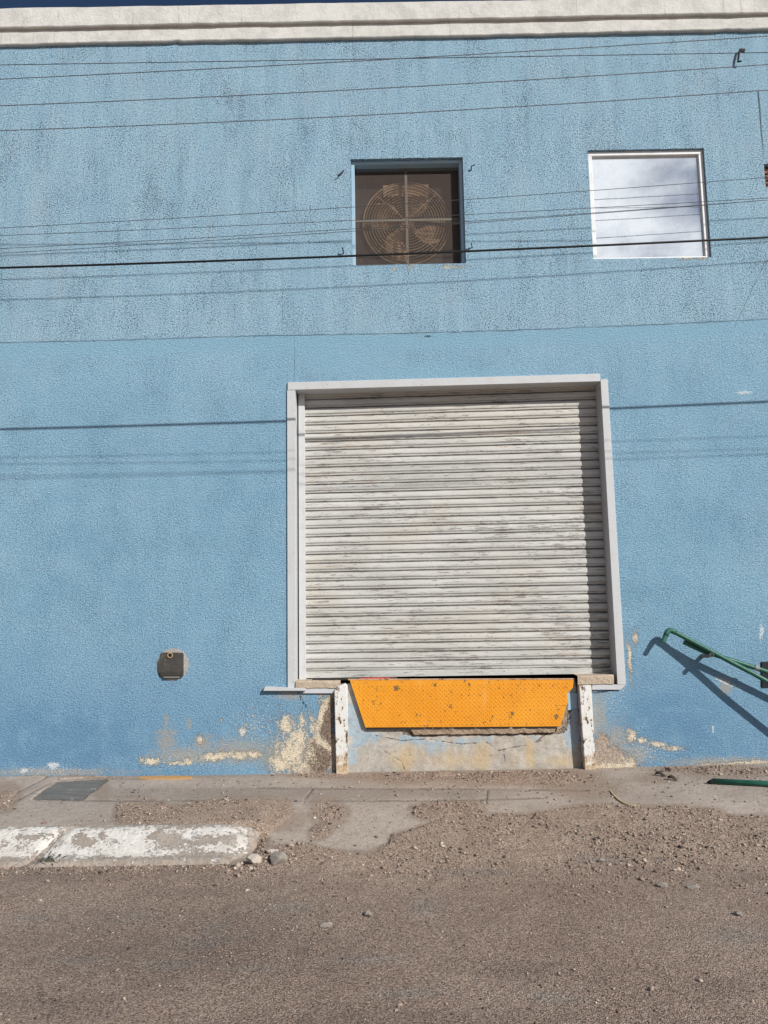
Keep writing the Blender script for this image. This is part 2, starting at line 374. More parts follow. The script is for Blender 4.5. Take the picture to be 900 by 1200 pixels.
def concrete(name, a, b, grit=(.25, .22, .19)):
    s = T(name); n = s.noise(5, 6, .7); f = s.noise(110, 4, .7)
    c = s.mix(s.mr(n, .3, .7), a, b); c = s.mix(s.ma('MULTIPLY', s.mr(f, .5, .72), .6), c, grit)
    c = s.mix(s.ma('MULTIPLY', s.mr(s.vor(42), .1, .32, 1, 0), .5), c, grit)
    return s.out(c, .92, s.bump(s.ma('ADD', f, s.noise(30, 4)), .006))
M['sillconc'] = concrete('broken_sill_concrete', (.55, .45, .33), (.40, .32, .25), (.22, .17, .13))
M['ledge'] = concrete('broken_render_ledge', (.40, .30, .21), (.26, .19, .14), (.14, .10, .075))
M['mortar'] = concrete('grey_mortar', (.34, .33, .30), (.46, .43, .39))
M['stone'] = concrete('stone', (.36, .315, .27), (.25, .215, .185), (.16, .135, .115))
M['stonelight'] = concrete('pale_stone', (.58, .50, .42), (.42, .36, .30))
M['brick'] = concrete('broken_brick', (.33, .16, .10), (.22, .12, .08), (.10, .07, .055))
M['roof'] = concrete('roof_concrete', (.4, .38, .35), (.5, .47, .43))

def pave_mat():
    s = T('pavement_concrete'); tone = s.attr('tone'); jt = s.attr('joint'); dirt = s.attr('dirt')
    n = s.noise(2.2, 6, .68); f = s.noise(130, 4, .7); sp = s.vor(75)
    c = s.mix(s.mr(n, .3, .72), (.325, .268, .225), (.425, .36, .305))
    c = s.mul(c, s.ma('ADD', 1.0, s.ma('MULTIPLY', tone, .28)))
    c = s.mix(s.ma('MULTIPLY', s.mr(f, .51, .60), .6), c, (.18, .14, .115))
    c = s.mix(s.ma('MULTIPLY', s.mr(f, .47, .38), .4), c, (.56, .48, .41))
    c = s.mix(s.ma('MULTIPLY', s.mr(s.noise(18, 6, .75), .50, .66), .5), c, (.25, .20, .165))
    c = s.mix(s.ma('MULTIPLY', s.mr(sp, .08, .2, 1, 0), s.mr(s.noise(9, 3), .45, .65, 0, .7)), c, (.15, .12, .10))
    dm = s.mr(s.ma('ADD', dirt, s.ma('MULTIPLY', s.ma('SUBTRACT', s.noise(16, 6, .75), .5), 1.8)), .0, .7)
    c = s.mix(s.ma('MULTIPLY', dm, .8), c, s.mix(s.mr(f, .4, .6), (.19, .14, .105), (.36, .28, .22)))
    jm = s.mr(s.ma('ADD', jt, s.ma('MULTIPLY', s.ma('SUBTRACT', s.noise(40, 4, .7), .5), .9)), .45, .8)
    c = s.mix(s.ma('MULTIPLY', jm, s.mr(s.noise(5, 5, .7), .40, .62, .05, .6)), c, (.15, .12, .095))
    st = s.mr(s.noise(1, 5, .7, s.sc(1.4, 4, 1)), .55, .75)
    c = s.mix(s.ma('MULTIPLY', st, .35), c, (.22, .185, .16))
    h = s.ma('SUBTRACT', s.ma('ADD', s.ma('MULTIPLY', f, .8), s.ma('MULTIPLY', s.noise(25, 5, .7), 1.2)), s.ma('MULTIPLY', jm, 2.0))
    return s.out(c, .95, s.bump(h, .005))
M['pave'] = pave_mat()

def road_mat():
    s = T('gravelly_road'); gr = s.attr('gravel'); worn = s.attr('worn'); dark = s.attr('dark')
    big = s.noise(.8, 5, .65); mid = s.noise(7, 5, .7); f = s.noise(125, 4, .85); f2 = s.noise(60, 6, .8)
    cellc = s.vor(175, out='Color'); cd = s.vor(175); cell2 = s.vor(85, out='Color'); cd2 = s.vor(85)
    sx = s.n('ShaderNodeSeparateXYZ'); s.put(sx.inputs[0], cellc); cr = sx.outputs[0]
    sx2 = s.n('ShaderNodeSeparateXYZ'); s.put(sx2.inputs[0], cell2); cr2 = sx2.outputs[0]
    base = s.mix(s.mr(big, .3, .7), (.37, .262, .203), (.47, .348, .275))
    grc = s.mix(s.mr(mid, .3, .7), (.47, .338, .256), (.56, .425, .33))
    c = s.mix(s.mr(s.ma('ADD', gr, s.ma('MULTIPLY', s.ma('SUBTRACT', mid, .5), .9)), .2, .8), base, grc)
    c = s.mix(s.ma('MULTIPLY', s.mr(s.ma('ADD', worn, s.ma('MULTIPLY', s.ma('SUBTRACT', s.noise(1, 6, .75, s.sc(5, 12, 1)), .5), 2.4)), .1, .9), .85), c, (.38, .315, .268))
    c = s.mix(s.ma('MULTIPLY', s.mr(s.ma('ADD', dark, s.ma('MULTIPLY', s.ma('SUBTRACT', mid, .5), 1.0)), .1, .9), .32), c, (.11, .082, .066))
    # stones set in the surface: each cell its own tone
    c = s.mul(c, s.mr(cr, 0, 1, .38, 1.6, False))
    c = s.mix(s.ma('MULTIPLY', s.mr(cr2, .84, .88), s.mr(cd2, .25, .4, 1, 0)), c, (.60, .50, .42))
    c = s.mix(s.ma('MULTIPLY', s.mr(cr2, .17, .13), s.mr(cd2, .25, .4, 1, 0)), c, (.05, .038, .032))
    c = s.mix(s.ma('MULTIPLY', s.mr(f, .525, .60), .72), c, (.065, .047, .038))
    c = s.mix(s.ma('MULTIPLY', s.mr(f, .46, .38), .5), c, (.58, .47, .385))
    h = s.ma('ADD', s.ma('MULTIPLY', s.ma('SUBTRACT', .5, cd), 1.2), s.ma('ADD', s.ma('MULTIPLY', f2, 1.3), s.ma('MULTIPLY', s.ma('SUBTRACT', .4, cd2), s.ma('MULTIPLY', s.mr(cr2, .5, .7), 1.6))))
    return s.out(c, .95, s.bump(h, .0085))
M['road'] = road_mat()

def pebble_mat():
    s = T('pebbles'); c = s.acol('tint'); f = s.noise(150, 3, .7)
    return s.out(s.mul(c, s.mr(f, .3, .7, .75, 1.2)), .9)
M['pebble'] = pebble_mat()

def kerb_mat():
    s = T('worn_white_kerb'); pt = s.attr('paint')
    n = s.noise(7, 6, .72); f = s.noise(45, 5, .75)
    bare = s.mix(s.mr(n, .3, .7), (.30, .245, .20), (.42, .355, .30))
    bare = s.mix(s.ma('MULTIPLY', s.mr(f, .5, .7), .5), bare, (.17, .13, .105))
    wh = s.mix(s.mr(n, .4, .7), (.68, .64, .59), (.52, .47, .42))
    pm = s.mr(s.ma('ADD', pt, s.ma('ADD', s.ma('MULTIPLY', s.ma('SUBTRACT', s.noise(9, 7, .78), .5), 3.4), s.ma('MULTIPLY', s.ma('SUBTRACT', f, .5), 3.0))), -.05, .16)
    c = s.mix(pm, bare, wh)
    c = s.mix(s.ma('MULTIPLY', s.mr(s.noise(160, 3, .7), .52, .72), .45), c, (.30, .24, .20))
    return s.out(c, .92, s.bump(s.ma('ADD', s.ma('MULTIPLY', pm, .6), s.ma('ADD', f, s.noise(18, 4))), .008))
M['kerb'] = kerb_mat()

def lid_mat():
    s = T('dark_steel_cover'); n = s.noise(4, 6, .7, s.sc(1, 3, 1)); f = s.noise(80, 4, .7)
    c = s.mix(s.mr(n, .3, .7), (.115, .108, .10), (.19, .18, .165)); c = s.mix(s.ma('MULTIPLY', s.mr(f, .5, .7), .4), c, (.26, .235, .21))
    c = s.mix(s.mr(s.noise(7, 5, .7), .60, .66), c, (.34, .31, .28))
    c = s.mix(s.mr(s.noise(3.5, 6, .75), .54, .70, 0, .6), c, (.27, .225, .185))
    return s.out(c, .7, s.bump(f, .003))
M['lid'] = lid_mat()
def glass_mat():
    s = T('reflective_window_film'); n = s.noise(8, 5, .7)
    return s.out(s.mix(s.mr(n, .4, .7), (.80, .83, .86), (.72, .75, .79)), s.mr(s.noise(30, 4), .4, .8, .02, .06), s.bump(s.noise(1.3, 2), .0015), .92)
M['glass'] = glass_mat()
def wire_mat(name, c, rough, metal):
    s = T(name); return s.out(s.mix(s.noise(20, 3), c, tuple(v * .75 for v in c)), rough, None, metal)
M['cable'] = wire_mat('black_cable_sheath_and_shade', (.012, .012, .013), .5, 0)
M['wire'] = wire_mat('weathered_wire', (.075, .08, .085), .6, 0)
M['strand'] = wire_mat('weathered_aluminium_strand', (.17, .175, .18), .5, .3)
M['rebar'] = wire_mat('dark_rusty_rod_and_shade', (.035, .03, .028), .8, 0)

# ------------------------------------------------------------------ BUILDING
B = thing('warehouse_building', (0, D, 0), 'pale blue stuccoed warehouse with white cornice, grey roller shutter and two small windows', 'building')
ORG[B.name] = np.array([0.0, D, 0.0])
XL, XR, YB = -12.0, 12.0, D + 10
def X(px, py): return W(px, py)[0]
def Z(px, py): return W(px, py)[2]
# openings (x0,x1,z0,z1)
zs = Z(520, 806)
door = (X(341.5, 630), X(718, 620), zs, (Z(337, 454.3) + Z(703.5, 445.2)) / 2)
pit = (X(400, 860), X(689.5, 860), -0.3, zs)
win1 = ((X(410.5, 195) + X(413, 305)) / 2, (X(543, 190) + X(545.3, 300)) / 2, (Z(413, 311) + Z(545, 308.3)) / 2, (Z(411, 187.5) + Z(543, 183)) / 2)
win2 = ((X(689.5, 185) + X(695, 300)) / 2, (X(825, 178) + X(833.5, 295)) / 2, (Z(695, 305.5) + Z(832, 299.5)) / 2, (Z(690, 177.5) + Z(824, 172)) / 2)
hole = (X(896.5, 210), X(930, 210), Z(900, 219), Z(900, 192))
OPEN = [door, pit, win1, win2, hole]
ztop = Z(450, 47)
xs = set(np.round(np.arange(-5.2, 5.2, .024), 4)) | {XL, XR, -9.0, -7, -6, 6, 7, 9}
zz = set(np.round(np.arange(-.3, 1.35, .02), 4)) | set(np.round(np.arange(1.35, ztop, .045), 4)) | {ztop + .15}
def clean(vals, edges):
    return sorted([v for v in vals if all(abs(v - e) > .008 for e in edges)] + sorted(set(edges)))
xs = clean(xs, [e for o in OPEN for e in o[:2]]); zz = clean(zz, list({e for o in OPEN for e in o[2:]}))
xs = np.array(xs); zz = np.array(zz)
XX, ZZ = np.meshgrid(xs, zz)
dslope = (Z(703.5, 442.3) - Z(337, 452.5)) / (W(703.5, 442.3)[0] - W(337, 452.5)[0])
def warp(x, z):
    xm = (door[0] + door[1]) / 2; half = (door[1] - door[0]) / 2
    t = np.clip((x - xm), -half, half) * np.exp(-(np.maximum(np.abs(x - xm) - half, 0) / .5) ** 2)
    return z + dslope * t * np.exp(-((z - door[3]) / .45) ** 2)
ZW = warp(XX, ZZ)
px, py = proj(np.stack([XX.ravel(), np.full(XX.size, D), ZW.ravel()], 1))
# painted fields (all where the marks sit on the real wall)
sp = seam_pts(); seam_y = np.interp(px, [a for a, b in sp], [b for a, b in sp])
upper = (seam_y - py) * D / F
band = np.clip(sstep(0, 4, py - seam_y) * sstep(24, 12, py - seam_y), 0, 1)
band = np.maximum(band, .8 * np.clip(blobs(px, py, [(400, 420, 62, 20), (500, 436, 160, 8)]) * 2, 0, 1))
jit = 3.0
pxn = px + jit * fbm(px / 9, py / 9, 3, 3); pyn = py + jit * fbm(px / 9, py / 9, 3, 9)
peel = blobs(pxn, pyn, [(334, 850, 11, 13, -20), (343, 884, 22, 24), (350, 866, 14, 22), (353, 842, 3, 10), (366, 852, 4, 18, -15), (376, 838, 4, 24, 25), (330, 895, 16, 14),
    (176, 892, 13, 5), (252, 887, 20, 6, -8), (281, 886, 16, 6, 5), (297, 885, 11, 5), (220, 893, 6, 4), (208, 895, 20, 2), (740, 862, 6, 9, -30), (752, 868, 8, 4, 20), (770, 873, 16, 4, 8),
    (790, 878, 14, 3), (738, 772, 2.6, 26, -4), (745, 746, 3, 9), (880, 896, 40, 5, -3), (830, 899, 34, 4, -2), (940, 893, 50, 5), (738, 893, 7, 9), (720, 900, 24, 5), (806, 303, 10, 2.5), (822, 302, 10, 3),
    (284, 857, 5, 6), (378, 870, 5, 14, -40), (235, 866, 5, 5), (480, 312, 40, 1.6), (530, 311, 18, 2), (376, 822, 3, 5)])
peel = np.maximum(peel, blobs(px, py, [(x_, y_, r_, r_) for x_, y_, r_ in zip(rng.normal(300, 22, 26), rng.normal(848, 14, 26), rng.uniform(.8, 2.2, 26))]) - .05)
bare = blobs(pxn, pyn, [(374, 885, 17, 22), (380, 850, 11, 40, 12), (386, 828, 6, 18), (388, 880, 8, 30), (713, 890, 26, 16), (705, 872, 10, 14), (735, 898, 18, 8), (365, 901, 25, 8), (900, 901, 90, 4), (368, 870, 8, 10), (376, 812, 4, 6)])
brown = blobs(pxn, pyn, [(374, 886, 18, 24), (384, 850, 10, 44, 8)]) + .1
bare = np.maximum(bare, 1.2 * sstep(906, 913, py + 3 * fbm(px / 12, py / 12, 3, 5)) - .6)
dust = blobs(px, py, [(195, 868, 22, 26), (238, 872, 20, 18), (280, 880, 75, 26), (330, 885, 60, 28), (215, 885, 60, 16), (720, 870, 34, 40), (700, 840, 20, 50), (745, 885, 30, 20), (850, 805, 14, 16), (195, 845, 6, 14), (222, 848, 5, 12), (60, 905, 140, 8), (850, 893, 120, 10), (340, 815, 30, 10)]) * .9 - .12
dust = np.clip(dust, -1, 1)
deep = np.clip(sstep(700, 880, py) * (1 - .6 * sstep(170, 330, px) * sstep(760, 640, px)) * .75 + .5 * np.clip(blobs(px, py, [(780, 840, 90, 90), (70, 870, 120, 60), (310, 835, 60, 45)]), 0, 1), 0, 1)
white = blobs(px, py, [(892, 741, 2.2, 13), (898, 738, 6, 2.4), (62, 897, 8, 4), (28, 903, 5, 3), (284, 857, 4, 6), (366, 253, 2, 1.6), (870, 461, 12, 2.2, -4), (812, 739, 2, 2), (852, 800, 22, 2, 25), (835, 857, 1.2, 7)]) - .08
fleck = blobs(px, py, [(230, 890, 130, 30), (300, 850, 60, 50), (60, 902, 120, 14), (760, 880, 90, 40), (860, 895, 120, 18), (330, 870, 50, 60), (720, 800, 40, 90)]) * 1.3 - .1
def seg_field(px, py, segs, w):
    v = np.zeros(px.shape)
    for line in segs:
        for (ax, ay), (bx, by) in zip(line[:-1], line[1:]):
            ex, ey = bx - ax, by - ay
            t = np.clip(((px - ax) * ex + (py - ay) * ey) / (ex * ex + ey * ey), 0, 1)
            v = np.maximum(v, 1 - np.hypot(px - ax - t * ex, py - ay - t * ey) / w)
    return np.clip(v, 0, 1)
crack = seg_field(px, py, [[(888.5, 108), (891, 135), (893, 160), (896.5, 190)], [(728, 806), (700, 812), (655, 812)], [(350, 812), (354, 822), (360, 830)]], 4.0)
crack = np.where(py < 60, 0, crack)
crack = np.maximum(crack, .72 * seg_field(px, py, [[(342, 70), (344, 200), (346, 300), (345, 446)], [(330, 240), (331, 380)], [(900, 300), (860, 384)]], 3.4))
crack = np.maximum(crack, seg_field(px, py, [[(498, 392.5), (504, 392.5)]], 4) * 1.6)
mb = MB(); nz, nx = XX.shape
mb.v = [tuple(p) for p in np.stack([XX.ravel(), np.full(XX.size, D), ZW.ravel()], 1).tolist()]
xc = (xs[:-1] + xs[1:]) / 2; zc = (zz[:-1] + zz[1:]) / 2
for i in range(nz - 1):
    for j in range(nx - 1):
        if any(o[0] < xc[j] < o[1] and o[2] < zc[i] < o[3] for o in OPEN): continue
        a = i * nx + j; mb.f.append((a, a + 1, a + nx + 1, a + nx))
n0 = len(mb.v)
def reveal(o, d):
    x0, x1, z0, z1 = o; q = [(x0, z0), (x1, z0), (x1, z1), (x0, z1)]
    for (ax, az), (bx, bz) in zip(q, q[1:] + q[:1]):
        mb.add([(ax, D, az), (bx, D, bz), (bx, D + d, bz), (ax, D + d, az)], [(0, 3, 2, 1)])
reveal(win1, .22); reveal(win2, .16); reveal(hole, .12)
ex = len(mb.v) - n0
pad = lambda a, v=0: np.concatenate([np.ravel(a), np.full(ex, v)])
facade = mk('wall', mb, M['stucco'], B, attrs=dict(upper=pad(upper, .2), peel=pad(peel, -1), bare=pad(bare, -1), dust=pad(dust, -1), deep=pad(deep), white=pad(white, -1), crack=pad(crack), band=pad(band), brown=pad(brown, 1), fleck=pad(fleck, -1)))
# rear, side walls and roof
m2 = MB(); zt = Z(450, 5)
m2.box(XL, XL + .2, D + .02, YB, -.3, zt - .1); m2.box(XR - .2, XR, D + .02, YB, -.3, zt - .1); m2.box(XL + .2, XR - .2, YB - .2, YB, -.3, zt - .1)
mk('side_wall', m2, M['side'], B)
mk('roof', MB().box(XL, XR, D + .12, YB, zt - .095, zt + .02), M['roof'], B)
# cornice: two rendered bands with uneven edges
def bandmesh(off, rows_top, rows_bot, back, seed):
    m = MB(); n = 420; X_ = np.linspace(XL - .05, XR + .05, n)
    def lin(r):
        a = W(0, r[0], off); b = W(900, r[1], off); return a[2] + (b[2] - a[2]) * (X_ - a[0]) / (b[0] - a[0])
    zt_, zb_ = lin(rows_top), lin(rows_bot)
    jb = .006 * fbm(X_ * 3, X_ * 0 + seed, 4, seed) + .004 * fbm(X_ * 14, X_ * 0, 2, seed + 3); jt = .006 * fbm(X_ * 4, X_ * 0 + seed, 4, seed + 7)
    jy = .004 * fbm(X_ * 2, X_ * 0 + 4, 3, seed + 11)
    chip = .016 * np.exp(-((X_ - W(850, 34)[0]) / .05) ** 2) + .012 * np.exp(-((X_ - W(865, 34)[0]) / .03) ** 2) + .01 * np.exp(-((X_ - W(208, 45)[0]) / .03) ** 2) if seed == 2 else 0
    zb_ = zb_ + jb + chip; zt_ = zt_ + jt
    y = D - off + jy
    rows = [np.stack([X_, X_ * 0 + D + back, zb_ + .002], 1), np.stack([X_, y + .006, zb_], 1), np.stack([X_, y, zb_ + .008], 1), np.stack([X_, y - jt * .3, (zb_ + zt_) / 2], 1), np.stack([X_, y, zt_ - .01], 1), np.stack([X_, y + .01, zt_], 1), np.stack([X_, X_ * 0 + D + back, zt_], 1)]
    return m.grid(np.array(rows))
mk('cornice', bandmesh(.078, (9, -5.5), (32.3, 14.5), .3, 5), M['cornice'], B)
mk('cornice', bandmesh(.039, (31, 13), (52, 33.7), .2, 2), M['cornice'], B)

# ---- roller door
def P2(px, py, off): return W(px, py, off)
RD = mk('roller_door', MB().slab([P2(356, 787, -.175), P2(719, 782, -.175), P2(719.5, 789.3, -.175), P2(356, 794.8, -.175)], .03), M['shutter'], B, attrs=None, bevel=.003)
TL, TR, BR, BL = P2(352, 440, -.192), P2(709, 428, -.192), P2(724, 781.8, -.192), P2(352, 787, -.192)
NS = 34; prof = [(0, 0, 1), (.05, .010, .7), (.14, .0165, .05), (.34, .0185, 0), (.56, .0185, 0), (.66, .0155, .05), (.71, .009, .55), (.77, .010, .12), (.90, .009, .2), (.95, .003, .85), (1, 0, 1)]
m = MB(); rows = []; gv = []
nxs = 40
for k in range(NS):
    for t, out, g in prof[:-1] if k < NS - 1 else prof:
        w_ = (k + t) / NS; L = TL + (BL - TL) * w_; R_ = TR + (BR - TR) * w_
        ln = [L + (R_ - L) * (i / (nxs - 1)) for i in range(nxs)]
        rows.append([p - np.array([0, out * (1 + .10 * fbm(np.array([i * .5]), np.array([k * 3.1]), 2, 4)[0]) + .003 * fbm(np.array([i * .23]), np.array([k * .4]), 2, 8)[0], 0]) + np.array([0, 0, .0025 * fbm(np.array([i * .3]), np.array([k * 2.7]), 2, 15)[0]]) for i, p in enumerate(ln)])
        gv += [g] * nxs
m.grid(np.array(rows))
cur = mk('slat_curtain', m, M['shutter'], RD, attrs=dict(groove=gv), smooth=False)
mk('guide_rail', MB().slab([W(349.6, 455, -.13), W(356.8, 455, -.13), W(358.2, 797.5, -.13), W(350.4, 797.5, -.13)], .07), M['guide'], RD, bevel=.003)
mk('door_frame', MB().slab([W(337, 448, .018), W(703.5, 437.8, .018), W(703.5, 446.8, .018), W(337, 457, .018)], .20), M['frame'], B, bevel=.003)
fr = MB().slab([W(336.3, 457.3, .016), W(346, 457.2, .016), W(346.8, 806, .016), W(337, 806, .016)], .20)
mk('door_frame', fr, M['frame'], B, bevel=.003)
fr = MB().slab([W(703.7, 444.7, .016), W(712.2, 444.2, .016), W(733.5, 802, .016), W(723.6, 802, .016)], .21)
mk('door_frame', fr, M['frame'], B, bevel=.003)
# sills
def rough_block(ptsF, back, seed, amp=.006, nx_=40, nz_=6, ny_=8):
    tl, tr, br, bl = [np.array(p) for p in ptsF]; m = MB(); rows = []
    for j in range(ny_):   # top surface from the rear to the edge
        t = j / ny_
        rows.append([tl + (tr - tl) * (i / (nx_ - 1)) + np.array([0, back * (1 - t), 0]) for i in range(nx_)])
    for j in range(nz_ + 1):
        t = j / nz_
        rows.append([(tl + (tr - tl) * (i / (nx_ - 1))) * (1 - t) + (bl + (br - bl) * (i / (nx_ - 1))) * t + np.array([0, .012 if j == 0 else 0, 0]) for i in range(nx_)])
    rows.append([bl + (br - bl) * (i / (nx_ - 1)) + np.array([0, back, 0]) for i in range(nx_)])
    P = np.array(rows)
    a = fbm(P[..., 0] * 22, (P[..., 1] + P[..., 2]) * 30, 4, seed); P[..., 1] += amp * a; P[..., 2] += amp * .8 * fbm(P[..., 0] * 16, P[..., 2] * 25 + P[..., 1] * 9, 4, seed + 3)
    m.grid(P); o = len(m.v)
    return m
mk('door_sill', rough_block([W(346.5, 798, .03), W(399, 798, .03), W(399, 806.3, .03), W(346.5, 806.3, .03)], .35, 3), M['sillconc'], B)
mk('door_sill', rough_block([W(677, 792, .03), W(719.5, 791, .03), W(719.5, 801.6, .03), W(677, 802.2, .03)], .35, 8), M['sillconc'], B)
mk('sill_angle', MB().slab([W(355, 806.5, .022), W(397, 806.3, .022), W(391, 812.5, .022), W(355, 812.5, .022)], .03), M['frame'], B, bevel=.002)
mk('sill_angle', MB().slab([W(694, 802.4, .022), W(733.5, 802.3, .022), W(727.5, 808.3, .022), W(694, 808.3, .022)], .03), M['frame'], B, bevel=.002)
mk('sill_ledge', MB().slab([W(310.5, 804.8, .05), W(358, 806.8, .05), W(358, 809.6, .05), W(308.5, 809.6, .05)], .06), M['frame'], B, bevel=.002)
# dock pit face below the plate
x0, x1 = pit[0] - .02, pit[1] + .02; zt_ = Z(520, 800)
nxp, nzp = 300, 120
PX, PZ = np.meshgrid(np.linspace(x0, x1, nxp), np.linspace(-.3, zt_, nzp))
qx, qy = proj(np.stack([PX.ravel(), np.full(PX.size, D + .045), PZ.ravel()], 1))
blue = blobs(qx, qy, [(415, 850, 20, 60), (432, 862, 26, 20), (480, 866, 34, 12), (626, 858, 15, 15), (672, 850, 18, 60), (560, 868, 40, 8), (665, 820, 30, 22), (412, 890, 14, 20), (510, 875, 30, 16)]) * 1.1 - .25
rust = .25 + blobs(qx, qy, [(568, 885, 8, 26), (622, 885, 10, 24), (540, 890, 60, 20), (470, 890, 30, 20), (655, 893, 30, 14)]) * .9
brk = blobs(qx, qy, [(560, 857, 90, 5), (500, 858, 30, 5), (630, 858, 30, 4), (655, 845, 14, 14, -50), (662, 830, 8, 14, 20)]) 
crk = seg_field(qx, qy, [[(440, 862), (470, 868), (500, 866), (540, 872), (570, 870), (584, 880), (600, 876), (625, 872), (640, 860)], [(590, 880), (592, 896)], [(622, 872), (634, 868)], [(450, 880), (470, 892), (474, 902)]], 1.9)
dep = D + .045 + .012 * np.clip(brk.reshape(PX.shape) * 1.5, 0, 1) + .004 * fbm(PX * 6, PZ * 6, 4, 2)
mb2 = MB().grid(np.stack([PX, dep, PZ], 2))
mk('dock_face', mb2, M['panel'], B, attrs=dict(blue=blue, rust=rust, broken=brk, crack=crk))
mk('broken_ledge', rough_block([W(478, 851, -.018), W(652, 850, -.018), W(650, 858.5, -.018), W(486, 861, -.018)], .05, 21, .012, 90), M['ledge'], B)
mk('broken_ledge', rough_block([W(656, 838, -.012), W(666, 822, -.012), W(664, 850, -.012), W(652, 857, -.012)], .05, 25, .014, 20), M['ledge'], B)
# dock floor (the shade inside is put into its dark colour) and cheeks of the pit
m = MB(); m.box(door[0] - .05, door[1] + .05, D + .36, D + 2.0, zs - .2, Z(520, 800) - .03)
m.box(x0, x1, D + .06, D + .36, Z(520, 800) - .1, Z(520, 800) - .012)
mk('dock_floor', m, M['dark'], B)
for xa_, xb_ in ((pit[0] - .03, pit[0] + .001), (pit[1] - .001, pit[1] + .03)): mk('dock_cheek', MB().box(xa_, xb_, D + .001, D + .07, -.3, zs), M['panel'], B)
# dark lining in the doorway (inside of the hall)
# ---- fan window
def frame_rect(o, wd, y0, y1):
    x0, x1, z0, z1 = o; m = MB()
    m.box(x0, x1, y0, y1, z1 - wd, z1); m.box(x0, x1, y0, y1, z0, z0 + wd * .55)
    m.box(x0, x0 + wd, y0 + .001, y1, z0 + wd * .55, z1 - wd); m.box(x1 - wd, x1, y0 + .001, y1, z0 + wd * .55, z1 - wd); return m
x0, x1, z0, z1 = win1
WN = mk('window', frame_rect((x0 + .001, x1 - .001, z0 + .001, z1 - .001), .034, D + .042, D + .19), M['blueframe'], B, bevel=.003)
ix0, ix1, iz0, iz1 = x0 + .038, x1 - .038, z0 + .021, z1 - .038
ys = D + .125; m = MB(); p = .0165; wdt = .0016
a0, a1 = ix0, ix1; hgt = iz1 - iz0; wid = ix1 - ix0
def clipseg(cx, sgn):   # a 45-degree strand through (cx, iz0)
    pts = []
    t0 = 0; t1 = hgt
    xa, xb = cx, cx + sgn * hgt
    lo, hi = ix0, ix1
    if sgn > 0: t0 = max(0, lo - cx); t1 = min(hgt, hi - cx)
    else: t0 = max(0, cx - hi); t1 = min(hgt, cx - lo)
    return (t0, t1) if t1 > t0 + .005 else None
for sgn in (1, -1):
    c = ix0 - hgt if sgn > 0 else ix0
    end = ix1 if sgn > 0 else ix1 + hgt
    while c < end:
        q = clipseg(c, sgn)
        if q:
            t0, t1 = q; A = (c + sgn * t0, iz0 + t0); Bq = (c + sgn * t1, iz0 + t1)
            yy = ys + (.0015 if sgn > 0 else -.0015); h = wdt * .7
            m.add([(A[0] - h, yy, A[1] + sgn * h), (A[0] + h, yy, A[1] - sgn * h), (Bq[0] + h, yy, Bq[1] - sgn * h), (Bq[0] - h, yy, Bq[1] + sgn * h)], [(0, 1, 2, 3) if sgn < 0 else (0, 1, 2, 3)])
        c += p
mk('mesh_screen', m, M['screen'], WN)
cxw = X(476.5, 260); czw = Z(430, 258)
cxw = W(476.5, 260, -.15)[0]; czw = W(476.5, 259, -.15)[2]
m = MB(); m.box(cxw - .013, cxw + .013, ys + .004, ys + .02, iz0, iz1); mk('glazing_bar', m, M['tbar'], WN, bevel=.002)
m = MB(); m.box(ix0, cxw - .0135, ys + .005, ys + .019, czw - .012, czw + .012); m.box(cxw + .0135, ix1, ys + .005, ys + .019, czw - .012, czw + .012); mk('glazing_bar', m, M['tbar'], WN, bevel=.002)
# exhaust fan behind the screen
FN = thing('exhaust_fan', (cxw, D + .2, czw - .45), 'rusty round exhaust fan with ringed wire guard behind the screened window', 'fan')
yg = ys + .045
def ring(R, yv, r): return MB().torus((cxw, yv, czw), R, r, 64, 6)
gm = MB()
for i in range(15):
    R_ = .055 + i * (.452 - .055) / 14
    gm.torus((cxw, yg - .045 * (1 - (R_ / .452) ** 2) + .03, czw), R_, .0048 if i < 14 else .009, 72, 5)
guard = mk('wire_guard', gm, M['guard'], FN, smooth=True)
sp_ = MB()
for a in range(8):
    an = math.radians(45 * a + 22.5) if False else math.radians(45 * a + 45 if a % 2 == 0 else 45 * a)
    an = math.radians(45 * a)
    pts = [(cxw + math.cos(an) * r_, yg - .045 * (1 - (r_ / .452) ** 2) + .034, czw + math.sin(an) * r_) for r_ in np.linspace(.05, .452, 8)]
    sp_.tube(pts, .006, 6)
mk('guard_spoke', sp_, M['guard'], FN, smooth=True)
hub = MB(); hub.tube([(cxw, yg + .05, czw), (cxw, yg + .2, czw)], .085, 28); mk('motor', hub, M['rustfan'], FN, bevel=.006)
for k in range(4):
    a0_ = math.radians(90 * k + 58); rows = []
    for i in range(9):
        r_ = .075 + (.385 - .075) * i / 8; sw = .34 + .26 * math.sin(math.pi * i / 8)
        row = []
        for j in range(9):
            t = j / 8 - .5; an = a0_ + t * sw * 2 * (.9 if i else .8) + .25 * i / 8
            row.append((cxw + math.cos(an) * r_, yg + .10 + t * .11 + .02 * math.cos(t * 5), czw + math.sin(an) * r_))
        rows.append(row)
    b = mk('blade', MB().grid(np.array(rows)), M['rustfan'], FN, smooth=True)
    md = b.modifiers.new('s', 'SOLIDIFY'); md.thickness = .004
